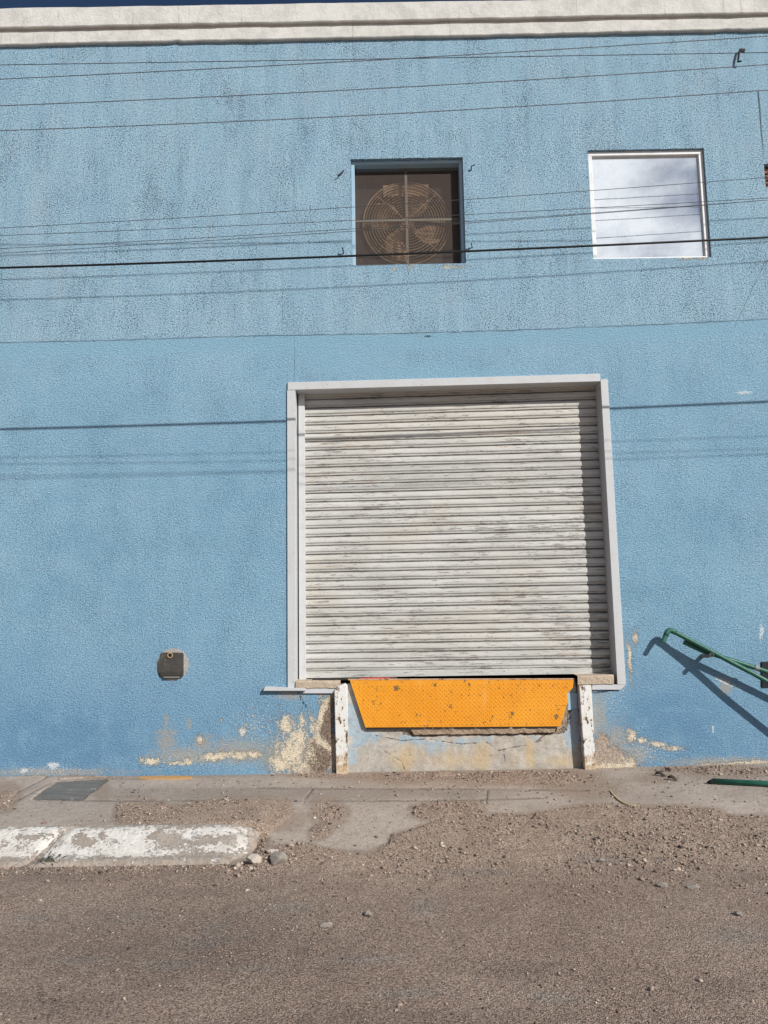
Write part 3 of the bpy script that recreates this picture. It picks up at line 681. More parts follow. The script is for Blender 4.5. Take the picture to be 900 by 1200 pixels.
# housing: square plate with a round throat, and the drum
hm = MB(); n = 64; zA, zB = iz0 + .01, iz1 - .01
sq = []; ci = []; ci2 = []
for i in range(n):
    a = 2 * math.pi * i / n; c_, s_ = math.cos(a), math.sin(a); q = 1 / max(abs(c_), abs(s_))
    sq.append((cxw + c_ * q * .56, yg + .06, czw + s_ * q * .56)); ci.append((cxw + c_ * .425, yg + .06, czw + s_ * .425)); ci2.append((cxw + c_ * .41, yg + .26, czw + s_ * .41))
hm.add(sq + ci + ci2, [(i, (i + 1) % n, n + (i + 1) % n, n + i) for i in range(n)] + [(n + i, n + (i + 1) % n, 2 * n + (i + 1) % n, 2 * n + i) for i in range(n)])
hs = mk('housing', hm, M['boxdark'], FN)
hm = MB().box(cxw - .24, cxw + .24, yg + .03, yg + .055, czw + .30, czw + .43)
mk('motor_bracket', hm, M['rustfan'], FN, bevel=.004)
# ---- mirrored window
x0, x1, z0, z1 = win2
m = MB(); wd = .046
WG = mk('window', frame_rect((x0 + .001, x1 - .001, z0 + .001, z1 - .001), wd, D + .028, D + .10), M['alu'], B, bevel=.005)
m = MB().box(x0 + wd - .004, x1 - wd + .004, D + .064, D + .070, z0 + wd * .5, z1 - wd + .004)
mk('pane', m, M['glass'], WG)
# broken brick behind the hole at the right
m = MB(); P = np.array([[(x_, D + .035 + .03 * vnoise(x_ * 40, z_ * 40, 3) + (.03 if (z_ * 14) % 1 < .18 else 0), z_) for x_ in np.linspace(hole[0] - .01, hole[1] + .01, 30)] for z_ in np.linspace(hole[2] - .01, hole[3] + .01, 36)])
mk('exposed_brick', m.grid(P), M['brick'], B)

# ------------------------------------------------------------------ DOCK PLATE, POSTS
def tagmesh(name, mb, mat, base, label, cat, group=None, **kw):
    return tag(mk(name, mb, mat, None, base, **kw), label, cat, group)
offp = -.004
plate_px = [(410, 797.3), (672.3, 796.8), (671.3, 806), (664.5, 813), (665.5, 822), (656.5, 851.2), (428.3, 852.6)]
pp = [W(a, b, offp) for a, b in plate_px]
DP = thing('dock_plate', W(540, 852, offp), 'orange chequered steel dock plate hanging under the grey roller shutter', 'dock plate')
# front face as a fine grid with an attribute for the chips, clipped to the outline; body as a slab
mk('plate_body', MB().slab([p + np.array([0, .0006, 0]) for p in pp], .012), M['orange'], DP)
m = MB(); Zr = np.linspace(pp[6][2] + .001, min(pp[0][2], pp[1][2]) - .001, 26); rows_ = []
for z_ in Zr:
    xl_ = np.interp(z_, [pp[6][2], pp[0][2]], [pp[6][0], pp[0][0]]); xr_ = np.interp(z_, [pp[5][2], pp[4][2], pp[3][2], pp[2][2], pp[1][2]], [pp[5][0], pp[4][0], pp[3][0], pp[2][0], pp[1][0]])
    rows_.append([(xl_ + (xr_ - xl_) * i / 119, D - offp - .0004, z_) for i in range(120)])
m.grid(np.array(rows_))
# lugs
ax_, az_ = W(410, 850, offp)[0], W(410, 852, offp)[2]; bx_, bz_ = W(672, 797, offp)[0], W(672, 797, offp)[2]
pitch_ = .040; yy = D - offp
ii = 0
for r_ in range(int((bz_ - az_) / pitch_ * 2)):
    for c_ in range(int((bx_ - ax_) / pitch_)):
        cx = ax_ + (c_ + .5 + .5 * (r_ % 2)) * pitch_; cz = az_ + (r_ + .5) * pitch_ * .5
        qx_, qy_ = proj(np.array([[cx, yy, cz]])); sd = poly_sd(qx_, qy_, plate_px)[0]
        if sd < 2.0: continue
        sgn = 1 if r_ % 2 else -1
        L, w_ = .0150, .0045; d = np.array([1, 0, sgn]) / math.sqrt(2); e = np.array([-sgn, 0, 1]) / math.sqrt(2) * 1
        c0 = np.array([cx, yy, cz])
        v = [c0 - d * L + np.array([0, .0003, 0]), c0 + e * w_ + np.array([0, .0003, 0]), c0 + d * L + np.array([0, .0003, 0]), c0 - e * w_ + np.array([0, .0003, 0]), c0 - d * L * .45 - np.array([0, .0044, 0]), c0 + d * L * .45 - np.array([0, .0044, 0])]
        m.add(v, [(0, 4, 1), (1, 4, 5), (1, 5, 2), (2, 5, 3), (3, 5, 4), (3, 4, 0)])
vv = np.array(m.v); qx_, qy_ = proj(vv)
pl = mk('plate', m, M['orange'], DP, attrs=dict(chip=blobs(qx_, qy_, [(464.5, 806.5, 5, 5), (510, 803, 3, 4), (550, 802, 3, 3), (528, 828, 3, 3.5), (600, 836, 4, 4), (652, 840, 4, 5), (585, 806, 3, 2), (632, 803, 2, 3), (648, 803, 3, 2), (577, 840, 2, 3)]) + np.clip(.30 - poly_sd(qx_, qy_, plate_px) / 6, -.3, .30) * (np.abs(poly_sd(qx_, qy_, plate_px)) < 4) ))
# hinge tube along the top edge
mk('hinge', MB().tube([W(408, 796.4, -.02), W(673, 795.8, -.02)], .008, 10), M['rustfan'], DP, smooth=False)
mk('edge_shade_strip', MB().slab([W(429, 852.9, -.014), W(656, 851.5, -.014), W(655, 853.6, -.014), W(430, 855, -.014)], .02), M['rebar'], DP)  # dark strip standing in for the shadow below the plate's lower edge
# stiffener stub behind the right corner
mk('bracket', MB().slab([W(664, 812, -.03), W(677, 812, -.03), W(676, 830, -.03), W(664, 833, -.03)], .014), M['blueframe'], DP, bevel=.002)
POSTS = 'steel corner posts flanking the dock'
m = MB().slab([W(391.8, 809.5, .05), W(396, 803.8, .05), W(404, 801.5, .05), W(407, 804, .05), W(407.8, 908.5, .05), W(394, 908.5, .05)], .1)
LP = tagmesh('dock_post', m, M['post'], W(400, 908, .05), 'chipped white steel dock post left of the orange plate, beside the peeling patch', 'post', POSTS, bevel=.006)
m = MB().slab([W(678.7, 803.5, .05), W(693, 803, .05), W(698.8, 908, .05), W(686.2, 909, .05)], .1)
RP = tagmesh('dock_post', m, M['post'], W(692, 908, .05), 'rust spotted white steel dock post right of the orange plate', 'post', POSTS, bevel=.006)
m = MB().slab([W(674, 797, -.04), W(680, 795, -.04), W(680.5, 802, -.04), W(676, 812, -.04)], .05)
mk('hinge_block', m, M['blackmetal'], DP)
# red bar on the sill, under the shutter
m = MB().tube([W(421, 796.2, -.04), W(465, 794.8, -.04)], .014, 8)
tagmesh('red_bar', m, M['red'], W(440, 797, -.04), 'thin red bar lying on the sill under the shutter', 'bar', bevel=0)
m = MB().tube([W(366, 796.8, -.05), W(419, 795.3, -.05)], .013, 8)
tagmesh('rusty_bar', m, M['rebar'], W(392, 798, -.05), 'dark rusty bar lying on the sill at the left foot of the shutter', 'bar')

# ------------------------------------------------------------------ METER BOX IN THE WALL
c = W(202, 778); MBX = thing('meter_box', W(202, 797), 'small dark metal box set in a round mortar patch low on the blue wall', 'box')
m = MB(); n = 40; rows = []
ct = W(202.5, 778.5, .004); fr_ = []
for i in range(n):
    a = 2 * math.pi * i / n; R_ = .152 * (1 + .03 * fbm(np.array([math.cos(a) * 2]), np.array([math.sin(a) * 2]), 3, 3)[0])
    fr_.append(ct + np.array([math.cos(a) * R_, 0, math.sin(a) * R_]))
m.slab(fr_, .012); mk('mortar_ring', m, M['mortar'], MBX)
bpx = [(188, 766), (190, 764.6), (214, 764.8), (215, 766), (215, 791), (212, 795), (190, 795), (187, 792), (184.8, 786), (184.5, 776), (187, 771)]
mk('cover', MB().slab([W(a, b, .012) for a, b in bpx], .01), M['boxmetal'], MBX, bevel=.002)
mk('lip', MB().slab([W(187.5, 787.5, .03), W(214.5, 787, .03), W(214.5, 792, .02), W(188, 792.5, .02)], .02), M['boxmetal'], MBX, bevel=.002)
m = MB().slab([W(191.5, 793, .034), W(210, 793, .034), W(210, 794.3, .034), W(191.5, 794.3, .034)], .02); mk('latch_bar', m, M['galv'], MBX, bevel=.001)
kc = W(199.2, 768, .016)
m = MB().torus(kc, .022, .006, 24, 8); mk('eyelet', m, M['guard'], MBX, smooth=True)
m = MB().tube([kc + np.array([0, .003, 0]), kc + np.array([0, -.001, 0])], .019, 20); mk('keyhole_shade', m, M['cable'], MBX)  # flat black disc that draws the shade of the round hole

# ------------------------------------------------------------------ GREEN PIPES
GP = 'green painted steel pipes'
def smooth_path(pts, n=8):
    P = [np.array(p, float) for p in pts]; out = []
    for i in range(len(P) - 1):
        p0 = P[max(i - 1, 0)]; p1 = P[i]; p2 = P[i + 1]; p3 = P[min(i + 2, len(P) - 1)]
        for k in range(n):
            t = k / n; out.append(.5 * ((2 * p1) + (-p0 + p2) * t + (2 * p0 - 5 * p1 + 4 * p2 - p3) * t * t + (-p0 + 3 * p1 - 3 * p2 + p3) * t ** 3))
    out.append(P[-1]); return out
PA = thing('green_pipe', K(783, 736, .0138), 'green pipe with a downturned elbow leaning on the wall peg', 'pipe', GP)
A0, A1, A2, A3, A4 = K(776.8, 752.5, .0178), K(783.5, 737, .0140), K(824.4, 758.6, .0205), K(900, 799, .034), K(1010, 862, .047)
path = [A1 + (A2 - A1) * .10] + [A1 + (A2 - A1) * .3, A2, A2 + (A3 - A2) * .5, A3, A4]
mk('pipe', MB().tube(smooth_path(path), .0220, 14), M['green'], PA, smooth=True)
dirA = (A2 - A1) / np.linalg.norm(A2 - A1); dirB = (A0 - A1) / np.linalg.norm(A0 - A1)
arc = [A1 + dirB * .045 * (1 - t) ** 2 + dirA * .045 * t ** 2 for t in np.linspace(0, 1, 9)]
mk('elbow', MB().tube([A1 + dirB * .075] + arc + [A1 + dirA * .075], .0250, 14), M['green'], PA, smooth=True)
mk('nozzle', MB().tube([A1 + dirB * .07, A0], .0222, 14), M['green'], PA, smooth=False)
B0, B1, B2, B3 = K(801.5, 752.5, .013), K(824, 763, .0148), K(900, 787.5, .0230), K(1010, 823, .036)
PB = thing('green_pipe', B0, 'straight green pipe with open dark end, tucked behind the elbowed pipe', 'pipe', GP)
mk('pipe', MB().tube([B0, B1, B2, B3], .0220, 14, caps=False), M['green'], PB, smooth=True)
db = (B1 - B0) / np.linalg.norm(B1 - B0)
mk('bore_shade', MB().tube([B0 - db * .001, B0 + db * .03], .0195, 14), M['cable'], PB)  # black plug painted as the shade inside the open pipe end
C0 = K(884.3, 782, .0213); C1 = K(889, 783.6, .0218)
mk('collar', MB().tube([C0, C1], .0255, 14), M['galv'], PB)
PG0, PG1 = K(823.0, 768.5, .0), K(834.0, 768, .0265)
PG = thing('wall_peg', PG0, 'short grey tube peg sticking out of the wall under the green pipes', 'peg')
mk('tube', MB().tube([PG0, PG1], .020, 14, caps=False), M['galv'], PG, smooth=True)
dg = (PG1 - PG0) / np.linalg.norm(PG1 - PG0)
mk('bore_shade', MB().tube([PG1 - dg * .02, PG1 - dg * .004], .0185, 14), M['cable'], PG)  # black plug in place of the shaded hollow of the peg
m = MB().torus((0, 0, 0), .0185, .0022, 24, 6); R3 = Vector((0, -1, 0)).rotation_difference(Vector(dg)).to_matrix(); m.v = [tuple(np.array(R3 @ Vector(v)) + PG1) for v in m.v]
mk('rim', m, M['galv'], PG, smooth=True)
BK = thing('wall_bracket', W(910, 806, 0), 'black steel plate bracket on the wall behind the green pipes at the right edge', 'bracket')
mk('plate', MB().slab([W(892.6, 775.5, .014), W(930, 775, .014), W(930, 806, .014), W(893.2, 805.5, .014)], .016), M['blackmetal'], BK, bevel=.003)
m = MB().tube([W(985, 800, 0), W(985, 812, .10), W(985, 826, .40), W(985, 816, .43)], .014, 10)
mk('arm', m, M['blackmetal'], BK, smooth=True)

# ------------------------------------------------------------------ HOOKS, RODS
def rod(pxs, r, label, group=None, cat='hook', name='wall_hook'):
    pts = [W(a, b, o) for a, b, o in pxs]
    return tagmesh(name, MB().tube(pts, r, 8), M['rebar'], pts[0], label, cat, group, smooth=True)
m = MB().tube([W(869, 59, .0), W(867, 58.5, .03), W(865.5, 66, .035), (W(864.8, 72.5, .035)), W(869, 71.5, .045)], .011, 8)
m.slab([W(868, 56.5, .012), W(873.5, 57, .012), W(873, 60.5, .012), W(868, 60, .012)], .01)
tagmesh('wall_hook', m, M['rebar'], W(869, 59), 'large dark bent steel hook high on the wall near the cornice', 'hook')
GH = 'bent wires around the fan window'
rod([(402.5, 199.5, 0), (402.3, 200.5, .02), (396, 206, .03)], .006, 'bent wire stub beside upper left corner of the fan window', GH)
rod([(552, 199.5, 0), (552.5, 195, .03), (556.5, 193, .05)], .006, 'bent wire stub beside upper right corner of the fan window', GH)
rod([(402.5, 297, 0), (402.2, 294, .03), (401, 290, .05)], .006, 'bent wire stub beside lower left corner of the fan window', GH)
rod([(549, 291, 0), (553.5, 290.5, .03), (552, 284.5, .05)], .006, 'bent wire stub beside lower right corner of the fan window', GH)

# ------------------------------------------------------------------ OVERHEAD WIRES
def qfit(pts):
    a = np.array(pts, float); return np.polyfit(a[:, 0], a[:, 1], 2 if len(a) > 2 else 1)
def wire(name, pts, k, r, mat, label, group, twist=False, ext=(-900, 1800)):
    cf = qfit(pts); d0 = 2 * cf[0] * 0 + (cf[1] if len(cf) == 3 else cf[0])
    def yv(x):
        if x < -40: return np.polyval(cf, -40) + np.polyval(np.polyder(cf), -40) * (x + 40)
        if x > 940: return np.polyval(cf, 940) + np.polyval(np.polyder(cf), 940) * (x - 940)
        return np.polyval(cf, x)
    k0, k1 = k; pth = [W(x, yv(x), (k0 + (k1 - k0) * x / 900) * D) for x in np.linspace(ext[0], ext[1], 60)]; k = (k0 + k1) / 2
    m = MB()
    if not twist: m.tube(pth, r, 8)
    else:
        P = np.array(pth); seg = np.r_[0, np.cumsum(np.linalg.norm(np.diff(P, axis=0), axis=1))]
        n = int(seg[-1] / .0075); t = np.linspace(0, seg[-1], n)
        Q = np.stack([np.interp(t, seg, P[:, i]) for i in range(3)], 1)
        for ph in (0, math.pi):
            a = t * 2 * math.pi / .052 + ph
            S = Q + np.stack([0 * a, r * .55 * np.cos(a), r * .55 * np.sin(a)], 1)
            m.tube(S, r * .55, 5)
    return tagmesh(name, m, M[mat], W(450, yv(450), k * D), label, 'wire' if r < .007 else 'cable', group, smooth=True)
GU = 'thin wires strung near the cornice'; GM = 'thin wires crossing both windows'
wire('overhead_wire', [(0, 76.3), (100, 74.3), (450, 69), (900, 61.5)], (.163, .168), .0032, 'wire', 'topmost thin wire at left, nearly level, crossing beneath the cornice', GU)
wire('overhead_wire', [(0, 93.2), (100, 87.5), (450, 70), (900, 42.3)], (.163, .169), .0042, 'strand', 'twisted thin wire crossing another wire under the cornice, uppermost at right', GU, True)
wire('overhead_wire', [(0, 124.3), (100, 119.5), (450, 103.5), (900, 75.5)], (.163, .169), .0042, 'strand', 'twisted thin wire, middle of the three evenly spaced under the cornice', GU, True)
wire('overhead_wire', [(0, 153.3), (100, 149.3), (450, 134), (900, 105.5)], (.161, .167), .0042, 'strand', 'twisted thin wire, lowest of the set above the windows', GU, True)
wire('overhead_wire', [(0, 267.2), (100, 262), (300, 249.6), (560, 232.5), (690, 224.3), (900, 207.5)], (.230, .256), .0022, 'wire', 'thin wire crossing the middle of the fan guard and upper mirrored window', GM)
wire('overhead_wire', [(0, 276), (100, 272.2), (300, 263.5), (560, 250.7), (690, 244), (900, 232)], (.230, .250), .0022, 'wire', 'thin wire second highest where the wires cross the fan window', GM)
wire('overhead_wire', [(0, 291.5), (100, 286.3), (300, 274.7), (400, 269), (560, 258.2), (690, 251), (900, 233.9)], (.231, .256), .0022, 'wire', 'upper of two thin wires running almost together left of the fan', GM)
wire('overhead_wire', [(0, 296.6), (100, 291.3), (300, 278.5), (400, 272), (560, 260.3), (690, 250.7), (900, 234.6)], (.231, .2565), .0022, 'wire', 'lower of two thin wires running almost together left of the fan', GM)
wire('overhead_cable', [(0, 314), (100, 311), (300, 303.6), (400, 300.5), (560, 294), (690, 288.5), (800, 283), (900, 278)], (.169, .174), .0095, 'cable', 'thick black cable sagging across the wall below the thin wires', None)

# ------------------------------------------------------------------ GROUND
XK = G(298, 985, .06)[0]; YKB = G(150, 968.5)[1]; YKF = G(150, 1008.5, 0.01)[1]
A_poly = [(-400, 1014), (292, 1010), (300, 988), (298, 969), (133, 966.5), (134, 950), (140, 940), (175, 938), (200, 945), (265, 936), (300, 934), (335, 938), (343, 948), (337, 960), (318, 975), (311, 987), (318, 994), (364, 987), (376, 992), (400, 998), (431, 999), (453, 990), (456, 980), (478, 973), (513, 963), (485, 956), (481, 944), (500, 940), (560, 941), (572, 954), (620, 954), (651, 948), (694, 944), (733, 943), (765, 946), (786, 943), (815, 948), (836, 949), (857, 955), (900, 957), (1500, 962), (1500, 3000), (-400, 3000)]
STRIPS = [(470, 910, 46, 6), (520, 908, 30, 4), (600, 911, 55, 7), (660, 913, 34, 8), (845, 902, 60, 4), (900, 904, 60, 5), (5, 935, 16, 12, -20), (385, 953, 18, 13), (377, 974, 12, 7, -20), (950, 905, 60, 5), (375, 908, 30, 3), (90, 907, 50, 2)]
def pave_z(x, y):
    x = np.asarray(x, float); y = np.asarray(y, float)
    right = sstep(XK - .05, XK + .12, x)
    slope = .105 * sstep(6.7, 5.25, y) + .07 * sstep(5.35, 4.98, y)
    base = PAVE + .028 * sstep(1.2, 4.2, x) * sstep(6.0, 7.4, y) + .02 * sstep(-1.5, -4.0, x) * sstep(6.6, 7.4, y)
    z = base - right * slope
    cut = (1 - right) * sstep(YKB + .03, YKB - .03, y) * .14
    return z - cut + .0035 * fbm(x * 1.7, y * 1.7, 3, 41)
def gravel_field(x, y, z):
    qx_, qy_ = proj(np.stack([x, y, z], 1))
    nx_ = qx_ + 5 * fbm(x * 5, y * 5, 4, 60) * np.clip((qy_ - 880) / 60, .3, 1.3); ny_ = qy_ + 2.6 * fbm(x * 5, y * 5, 4, 66)
    sd = poly_sd(nx_, ny_, A_poly)
    bl = blobs(nx_, ny_, STRIPS) * 6
    return np.maximum(sd, np.where(bl > -5, bl, -50)), qx_, qy_
def road_z(x, y):
    pz = pave_z(x, y); sd, qx_, qy_ = gravel_field(x, y, pz)
    und = .010 * fbm(x * .9, y * .9, 3, 21) + .006 * fbm(x * 4, y * 4, 3, 25) + .0035 * fbm(x * 17, y * 17, 3, 29)
    low = sstep(YKF + .02, YKF - .25, y)
    left = 1 - sstep(XK - .10, XK + .10, x)
    h_on = pz + np.clip(sd / 5, -1, 1) * .016 + .011 * fbm(x * 7, y * 7, 4, 33) + .003 * fbm(x * 30, y * 30, 2, 35) * (sd > 0)
    flat = und
    # right of the kerb: pavement apron ramp blends into the road; left: only the patch lies on the pavement
    zr = h_on * (1 - sstep(5.6, 4.9, y)) + flat * sstep(5.6, 4.9, y)
    zl = np.where(y > YKB - .02, np.where(sd > -6, h_on - .004, -.08), flat * low + -.02 * (1 - low))
    return np.where(y > 5.4, np.minimum(zr, pz + .03), zr) * (1 - left) + zl * left, sd, qx_, qy_
# pavement
gx = np.r_[XL, -8, -6, np.arange(-4.6, 4.7, .0135), 6, 8, XR]; gy = np.r_[np.arange(4.95, D + .005, .0135), D + .02]
GX, GY = np.meshgrid(gx, gy); f_x, f_y = GX.ravel(), GY.ravel(); pz = pave_z(f_x, f_y)
q_x, q_y = proj(np.stack([f_x, f_y, pz], 1))
joint = seg_field(q_x, q_y, [[(42, 937.5), (150, 938), (270, 937), (375, 937.5), (480, 938), (600, 936), (640, 934)], [(0, 948), (36, 929), (68, 912)], [(-6, 942), (24, 926), (58, 909)], [(356, 940), (360, 932), (366, 925)], [(300, 923), (420, 924), (560, 924), (690, 926)], [(570, 941), (571, 925)], [(130, 912), (170, 912)]], 2.2)
wob = 4 * fbm(f_x * 3, f_y * 3, 4, 70)
tone = .35 * sstep(938, 941, q_y + wob * .3) * sstep(350, 300, q_x) + .5 * np.clip(blobs(q_x, q_y, [(420, 970, 110, 34), (240, 915, 90, 10), (350, 916, 60, 8), (850, 945, 80, 12), (30, 915, 40, 8), (560, 950, 60, 10)]) * 2, 0, 1) - .55 * sstep(922, 925, q_y) * sstep(938, 935, q_y) * sstep(110, 150, q_x) * sstep(760, 500, q_x) - .4 * np.clip(blobs(q_x, q_y, [(720, 935, 70, 12), (540, 930, 90, 7)]), 0, 1) + .25 * fbm(f_x * 2, f_y * 2, 4, 75)
dirt = blobs(q_x, q_y, [(200, 908, 160, 5), (470, 911, 70, 12), (600, 912, 90, 12), (690, 925, 60, 16), (770, 912, 40, 10), (850, 905, 80, 12), (330, 960, 40, 20), (5, 935, 26, 20), (118, 930, 16, 10), (120, 925, 14, 10), (375, 908, 60, 6), (540, 945, 50, 8)]) * 1.2
sdg, _, _ = gravel_field(f_x, f_y, pz); dirt = np.maximum(dirt, 1 - np.abs(np.clip(sdg, -9, 0)) / 4.5)
pz2 = pz - .006 * np.clip(joint, 0, 1) + .0018 * fbm(f_x * 25, f_y * 25, 3, 80)
lidpoly = [(38, 936), (67, 913.5), (131, 910.5), (96, 937)]
sdl = poly_sd(q_x, q_y, lidpoly); pz2 = pz2 - .03 * (sdl > .6) - .012 * ((sdl > -1.5) & (sdl <= .6))
joint = np.maximum(joint, np.clip(1 - np.abs(sdl) / 2.0, 0, 1))
pv = MB().grid(np.stack([GX, GY, pz2.reshape(GX.shape)], 2))
pav = mk('pavement', pv, M['pave'], attrs=dict(joint=joint, tone=tone, dirt=dirt)); pav['kind'] = 'structure'
# road with its gravel spill
rx = np.r_[-300, -80, -30, -12, -8, -6, np.arange(-4.2, 4.5, .019), 6, 8, 12, 30, 80, 300]; ry = np.r_[-300, -80, -20, -5, 0, 1.5, 2.3, np.arange(2.9, D - .005, .019)]
RX, RY = np.meshgrid(rx, ry); rxf, ryf = RX.ravel(), RY.ravel()
rz, sd, q_x, q_y = road_z(rxf, ryf)
far = (np.abs(rxf) > 11) | (ryf < 2.5); rz = np.where(far, np.where(ryf > 5, -.05, 0), rz)
gra = np.clip(sstep(1095, 985, q_y + 60 * fbm(rxf * 1.3, ryf * 1.3, 4, 51)) * sstep(200, 330, q_x) + (q_y < 1000), 0, 1)
worn = blobs(q_x, q_y, [(240, 1110, 70, 14), (150, 1078, 60, 8), (250, 1092, 30, 14), (40, 1080, 40, 8), (205, 1135, 60, 8), (330, 1075, 50, 10), (500, 1075, 34, 16), (770, 1009, 30, 5), (650, 1185, 60, 12), (290, 1150, 50, 10), (430, 1140, 60, 10), (870, 1110, 60, 16), (560, 1030, 60, 10), (700, 1010, 60, 12), (100, 1130, 80, 6), (480, 1180, 80, 8)]) + .1
dark = 1.2 * blobs(q_x, q_y, [(200, 1120, 380, 90), (120, 1075, 60, 14), (840, 1175, 50, 22), (60, 1180, 160, 40), (450, 1220, 400, 40), (240, 1050, 160, 14), (600, 1150, 120, 20), (60, 1030, 140, 16), (880, 1040, 30, 12)]) * .8
far_ = np.where(far, -1, 1)
rd = MB().grid(np.stack([RX, RY, rz.reshape(RX.shape)], 2))
road = mk('road', rd, M['road'], attrs=dict(gravel=np.where(far, 0, gra), worn=np.where(far, -1, worn), dark=np.where(far, -1, dark))); road['kind'] = 'structure'
g = mk('ground', MB().add([(-500, -500, -.2), (500, -500, -.2), (500, 500, -.2), (-500, 500, -.2)], [(0, 1, 2, 3)]), M['roof']); g['kind'] = 'structure'

# kerb stones
def kerb(xa, xb, seed, endr):
    n = int((xb - xa) / .012); t = np.linspace(0, 1, n); rows = []; pr = []
    prof = [(YKB + .12, -.02), (YKB + .04, .0), (YKB, .004), (YKB - .03, .0), (YKB - .07, -.009), (YKB - .12, -.026), (YKB - .18, -.05), (YKB - .24, -.075), (YKB - .29, -.095), (YKB - .33, -.107), (YKF + .02, -.110), (YKF, -.116), (YKF - .015, -.14), (YKF - .02, -.2)]
    for q, (y, dz) in enumerate(prof):
        x = xa + (xb - xa) * t
        sk = -.20 * (q / (len(prof) - 1))
        if endr[0]: x = x + sk * .9 * np.clip(1 - t * 6, 0, 1)
        if endr[1]: x = x + (sk * .9 if endr[1] == 1 else .03 * fbm(np.array([q * 1.3]), np.array([seed]), 2, 3)[0]) * np.clip(1 - (1 - t) * 6, 0, 1)
        z = PAVE + dz + .006 * fbm(x * 6, x * 0 + q * .5, 4, seed) + .004 * fbm(x * 25, x * 0 + q * 1.1, 3, seed + 5)
        yv = y + .010 * fbm(x * 4, x * 0 + q * .3, 3, seed + 9)
        e = np.minimum(t, 1 - t) * (xb - xa); z = z - .03 * np.exp(-e / .02)
        if endr[1] == 2: z = z - .10 * sstep(.20, 0, (1 - t) * (xb - xa)) * (.6 + .4 * fbm(x * 9, x * 0 + q, 2, 4))
        rows.append(np.stack([x, yv, z], 1)); pr.append(q)
    P = np.array(rows); m = MB().grid(P)
    for e in (0, -1): m.add(P[:, e], [tuple(range(len(prof))) if e == 0 else tuple(range(len(prof)))[::-1]])
    vv = np.array(m.v); a_, b_ = proj(vv)
    pt = .72 * sstep(966, 972, b_) * sstep(1008, 1001, b_) - .25
    pt = pt - .9 * np.clip(blobs(a_, b_, [(98, 985, 22, 10, 10), (200, 986, 24, 14), (185, 978, 16, 7), (120, 978, 8, 4), (250, 985, 40, 7), (300, 985, 14, 20), (35, 982, 26, 4), (240, 1002, 60, 5)]) * 1.6, 0, 1)
    k_ = mk('kerb', m, M['kerb'], attrs=dict(paint=pt)); k_['kind'] = 'structure'; fix_normals(k_)
xj = G(84, 969)[0]
kerb(-9.0, xj - .02, 3, (0, 1)); kerb(xj + .02, XK, 8, (1, 2))

# steel cover in the pavement
lz = PAVE - .006
lp = [G(a, b, lz) for a, b in [(39.5, 935.6), (68, 914), (129.5, 911), (95.5, 936.6)]]
m = MB(); up_ = [p for p in lp]; dn = [p - np.array([0, 0, .02]) for p in lp]
m.add(up_ + dn, [(3, 2, 1, 0), (4, 5, 6, 7)] + [(i, (i + 1) % 4, 4 + (i + 1) % 4, 4 + i) for i in range(4)])
cv = tagmesh('cover_plate', m, M['lid'], sum(lp) / 4, 'dark rectangular steel cover plate let into the pavement', 'cover'); fix_normals(cv)

def pz1(x, y): return float(pave_z(np.array([x]), np.array([y]))[0])
def rz1(x, y):
    return float(max(road_z(np.array([x]), np.array([y]))[0][0], pave_z(np.array([x]), np.array([y]))[0] if y > 5 else -9))
# pipe on the pavement
a = G(836, 917.3, PAVE + .02); b = G(905, 918.8, PAVE + .03); c_ = b + (b - a) * 1.6
tip = G(828.5, 918.2, PAVE + .01)
za = pz1(a[0], a[1])
a[2] = za + .026; b[2] = pz1(b[0], b[1]) + .026; c_[2] = pz1(c_[0], c_[1]) + .03; tip[2] = za + .010
GPI = thing('green_pipe', a, 'green pipe with pinched end lying on the pavement at the right', 'pipe', GP)
mk('pipe', MB().tube([a, b, c_], .023, 14), M['green'], GPI, smooth=True)
mk('pinched_end', MB().tube([tip, tip * .6 + a * .4, a + (b - a) * .02], .02, 12, True, [.006, .015, .0235]), M['blackmetal'], GPI, smooth=True)

# ochre board strip at the foot of the wall
p0, p1 = G(163, 913.5, PAVE), G(225, 913, PAVE); yb = p0[1]
m = MB(); n = 24
top = []
for i in range(n):
    t = i / (n - 1); x_ = p0[0] + (p1[0] - p0[0]) * t; w_ = .085 * (1 - abs(2 * t - 1) ** 3) + .01
    zz_ = pz1(x_, yb) + .012
    top.append([(x_, yb - w_ * .3, zz_ - .012), (x_, yb - w_ * .28, zz_), (x_, yb + w_ * .7 + .01 * math.sin(i), zz_ + .004), (x_, yb + w_ * .72, zz_ - .012)])
tagmesh('wood_strip', m.grid(np.array(top)), M['wood'], p0, 'flat ochre strip of wood lying at the foot of the blue wall', 'wood')

# stones
def stone(px_, py_, r, mat, label, group, seed, sq=(1, .8, .65)):
    d = ray(px_, py_); z_ = .03
    for _ in range(12):
        P = G(px_, py_, z_); z_ = rz1(P[0], P[1])
    bm = bmesh.new(); bmesh.ops.create_icosphere(bm, subdivisions=3, radius=1)
    V = np.array([v.co[:] for v in bm.verts]); rr = 1 + .30 * fbm(V[:, 0] * 1.4 + seed * 3.1, V[:, 1] * 1.4 + V[:, 2] * 1.9, 4, seed)
    # chop facets
    rs = np.random.default_rng(seed)
    for _ in range(13):
        nrm = rs.normal(size=3); nrm /= np.linalg.norm(nrm); h = rs.uniform(.52, .82); dd = (V * rr[:, None]) @ nrm
        rr = np.where(dd > h, rr * h / np.maximum(dd, 1e-6), rr)
    V = V * rr[:, None] * np.array(sq) * r
    m = MB(); m.v = [tuple(np.array(P) * 0 + np.array([P[0], P[1], z_ + r * sq[2] * .45]) + v) for v in V]
    m.f = [tuple(v.index for v in f.verts) for f in bm.faces]; bm.free()
    return tagmesh('stone', m, M[mat], (P[0], P[1], z_), label, 'stone', group)
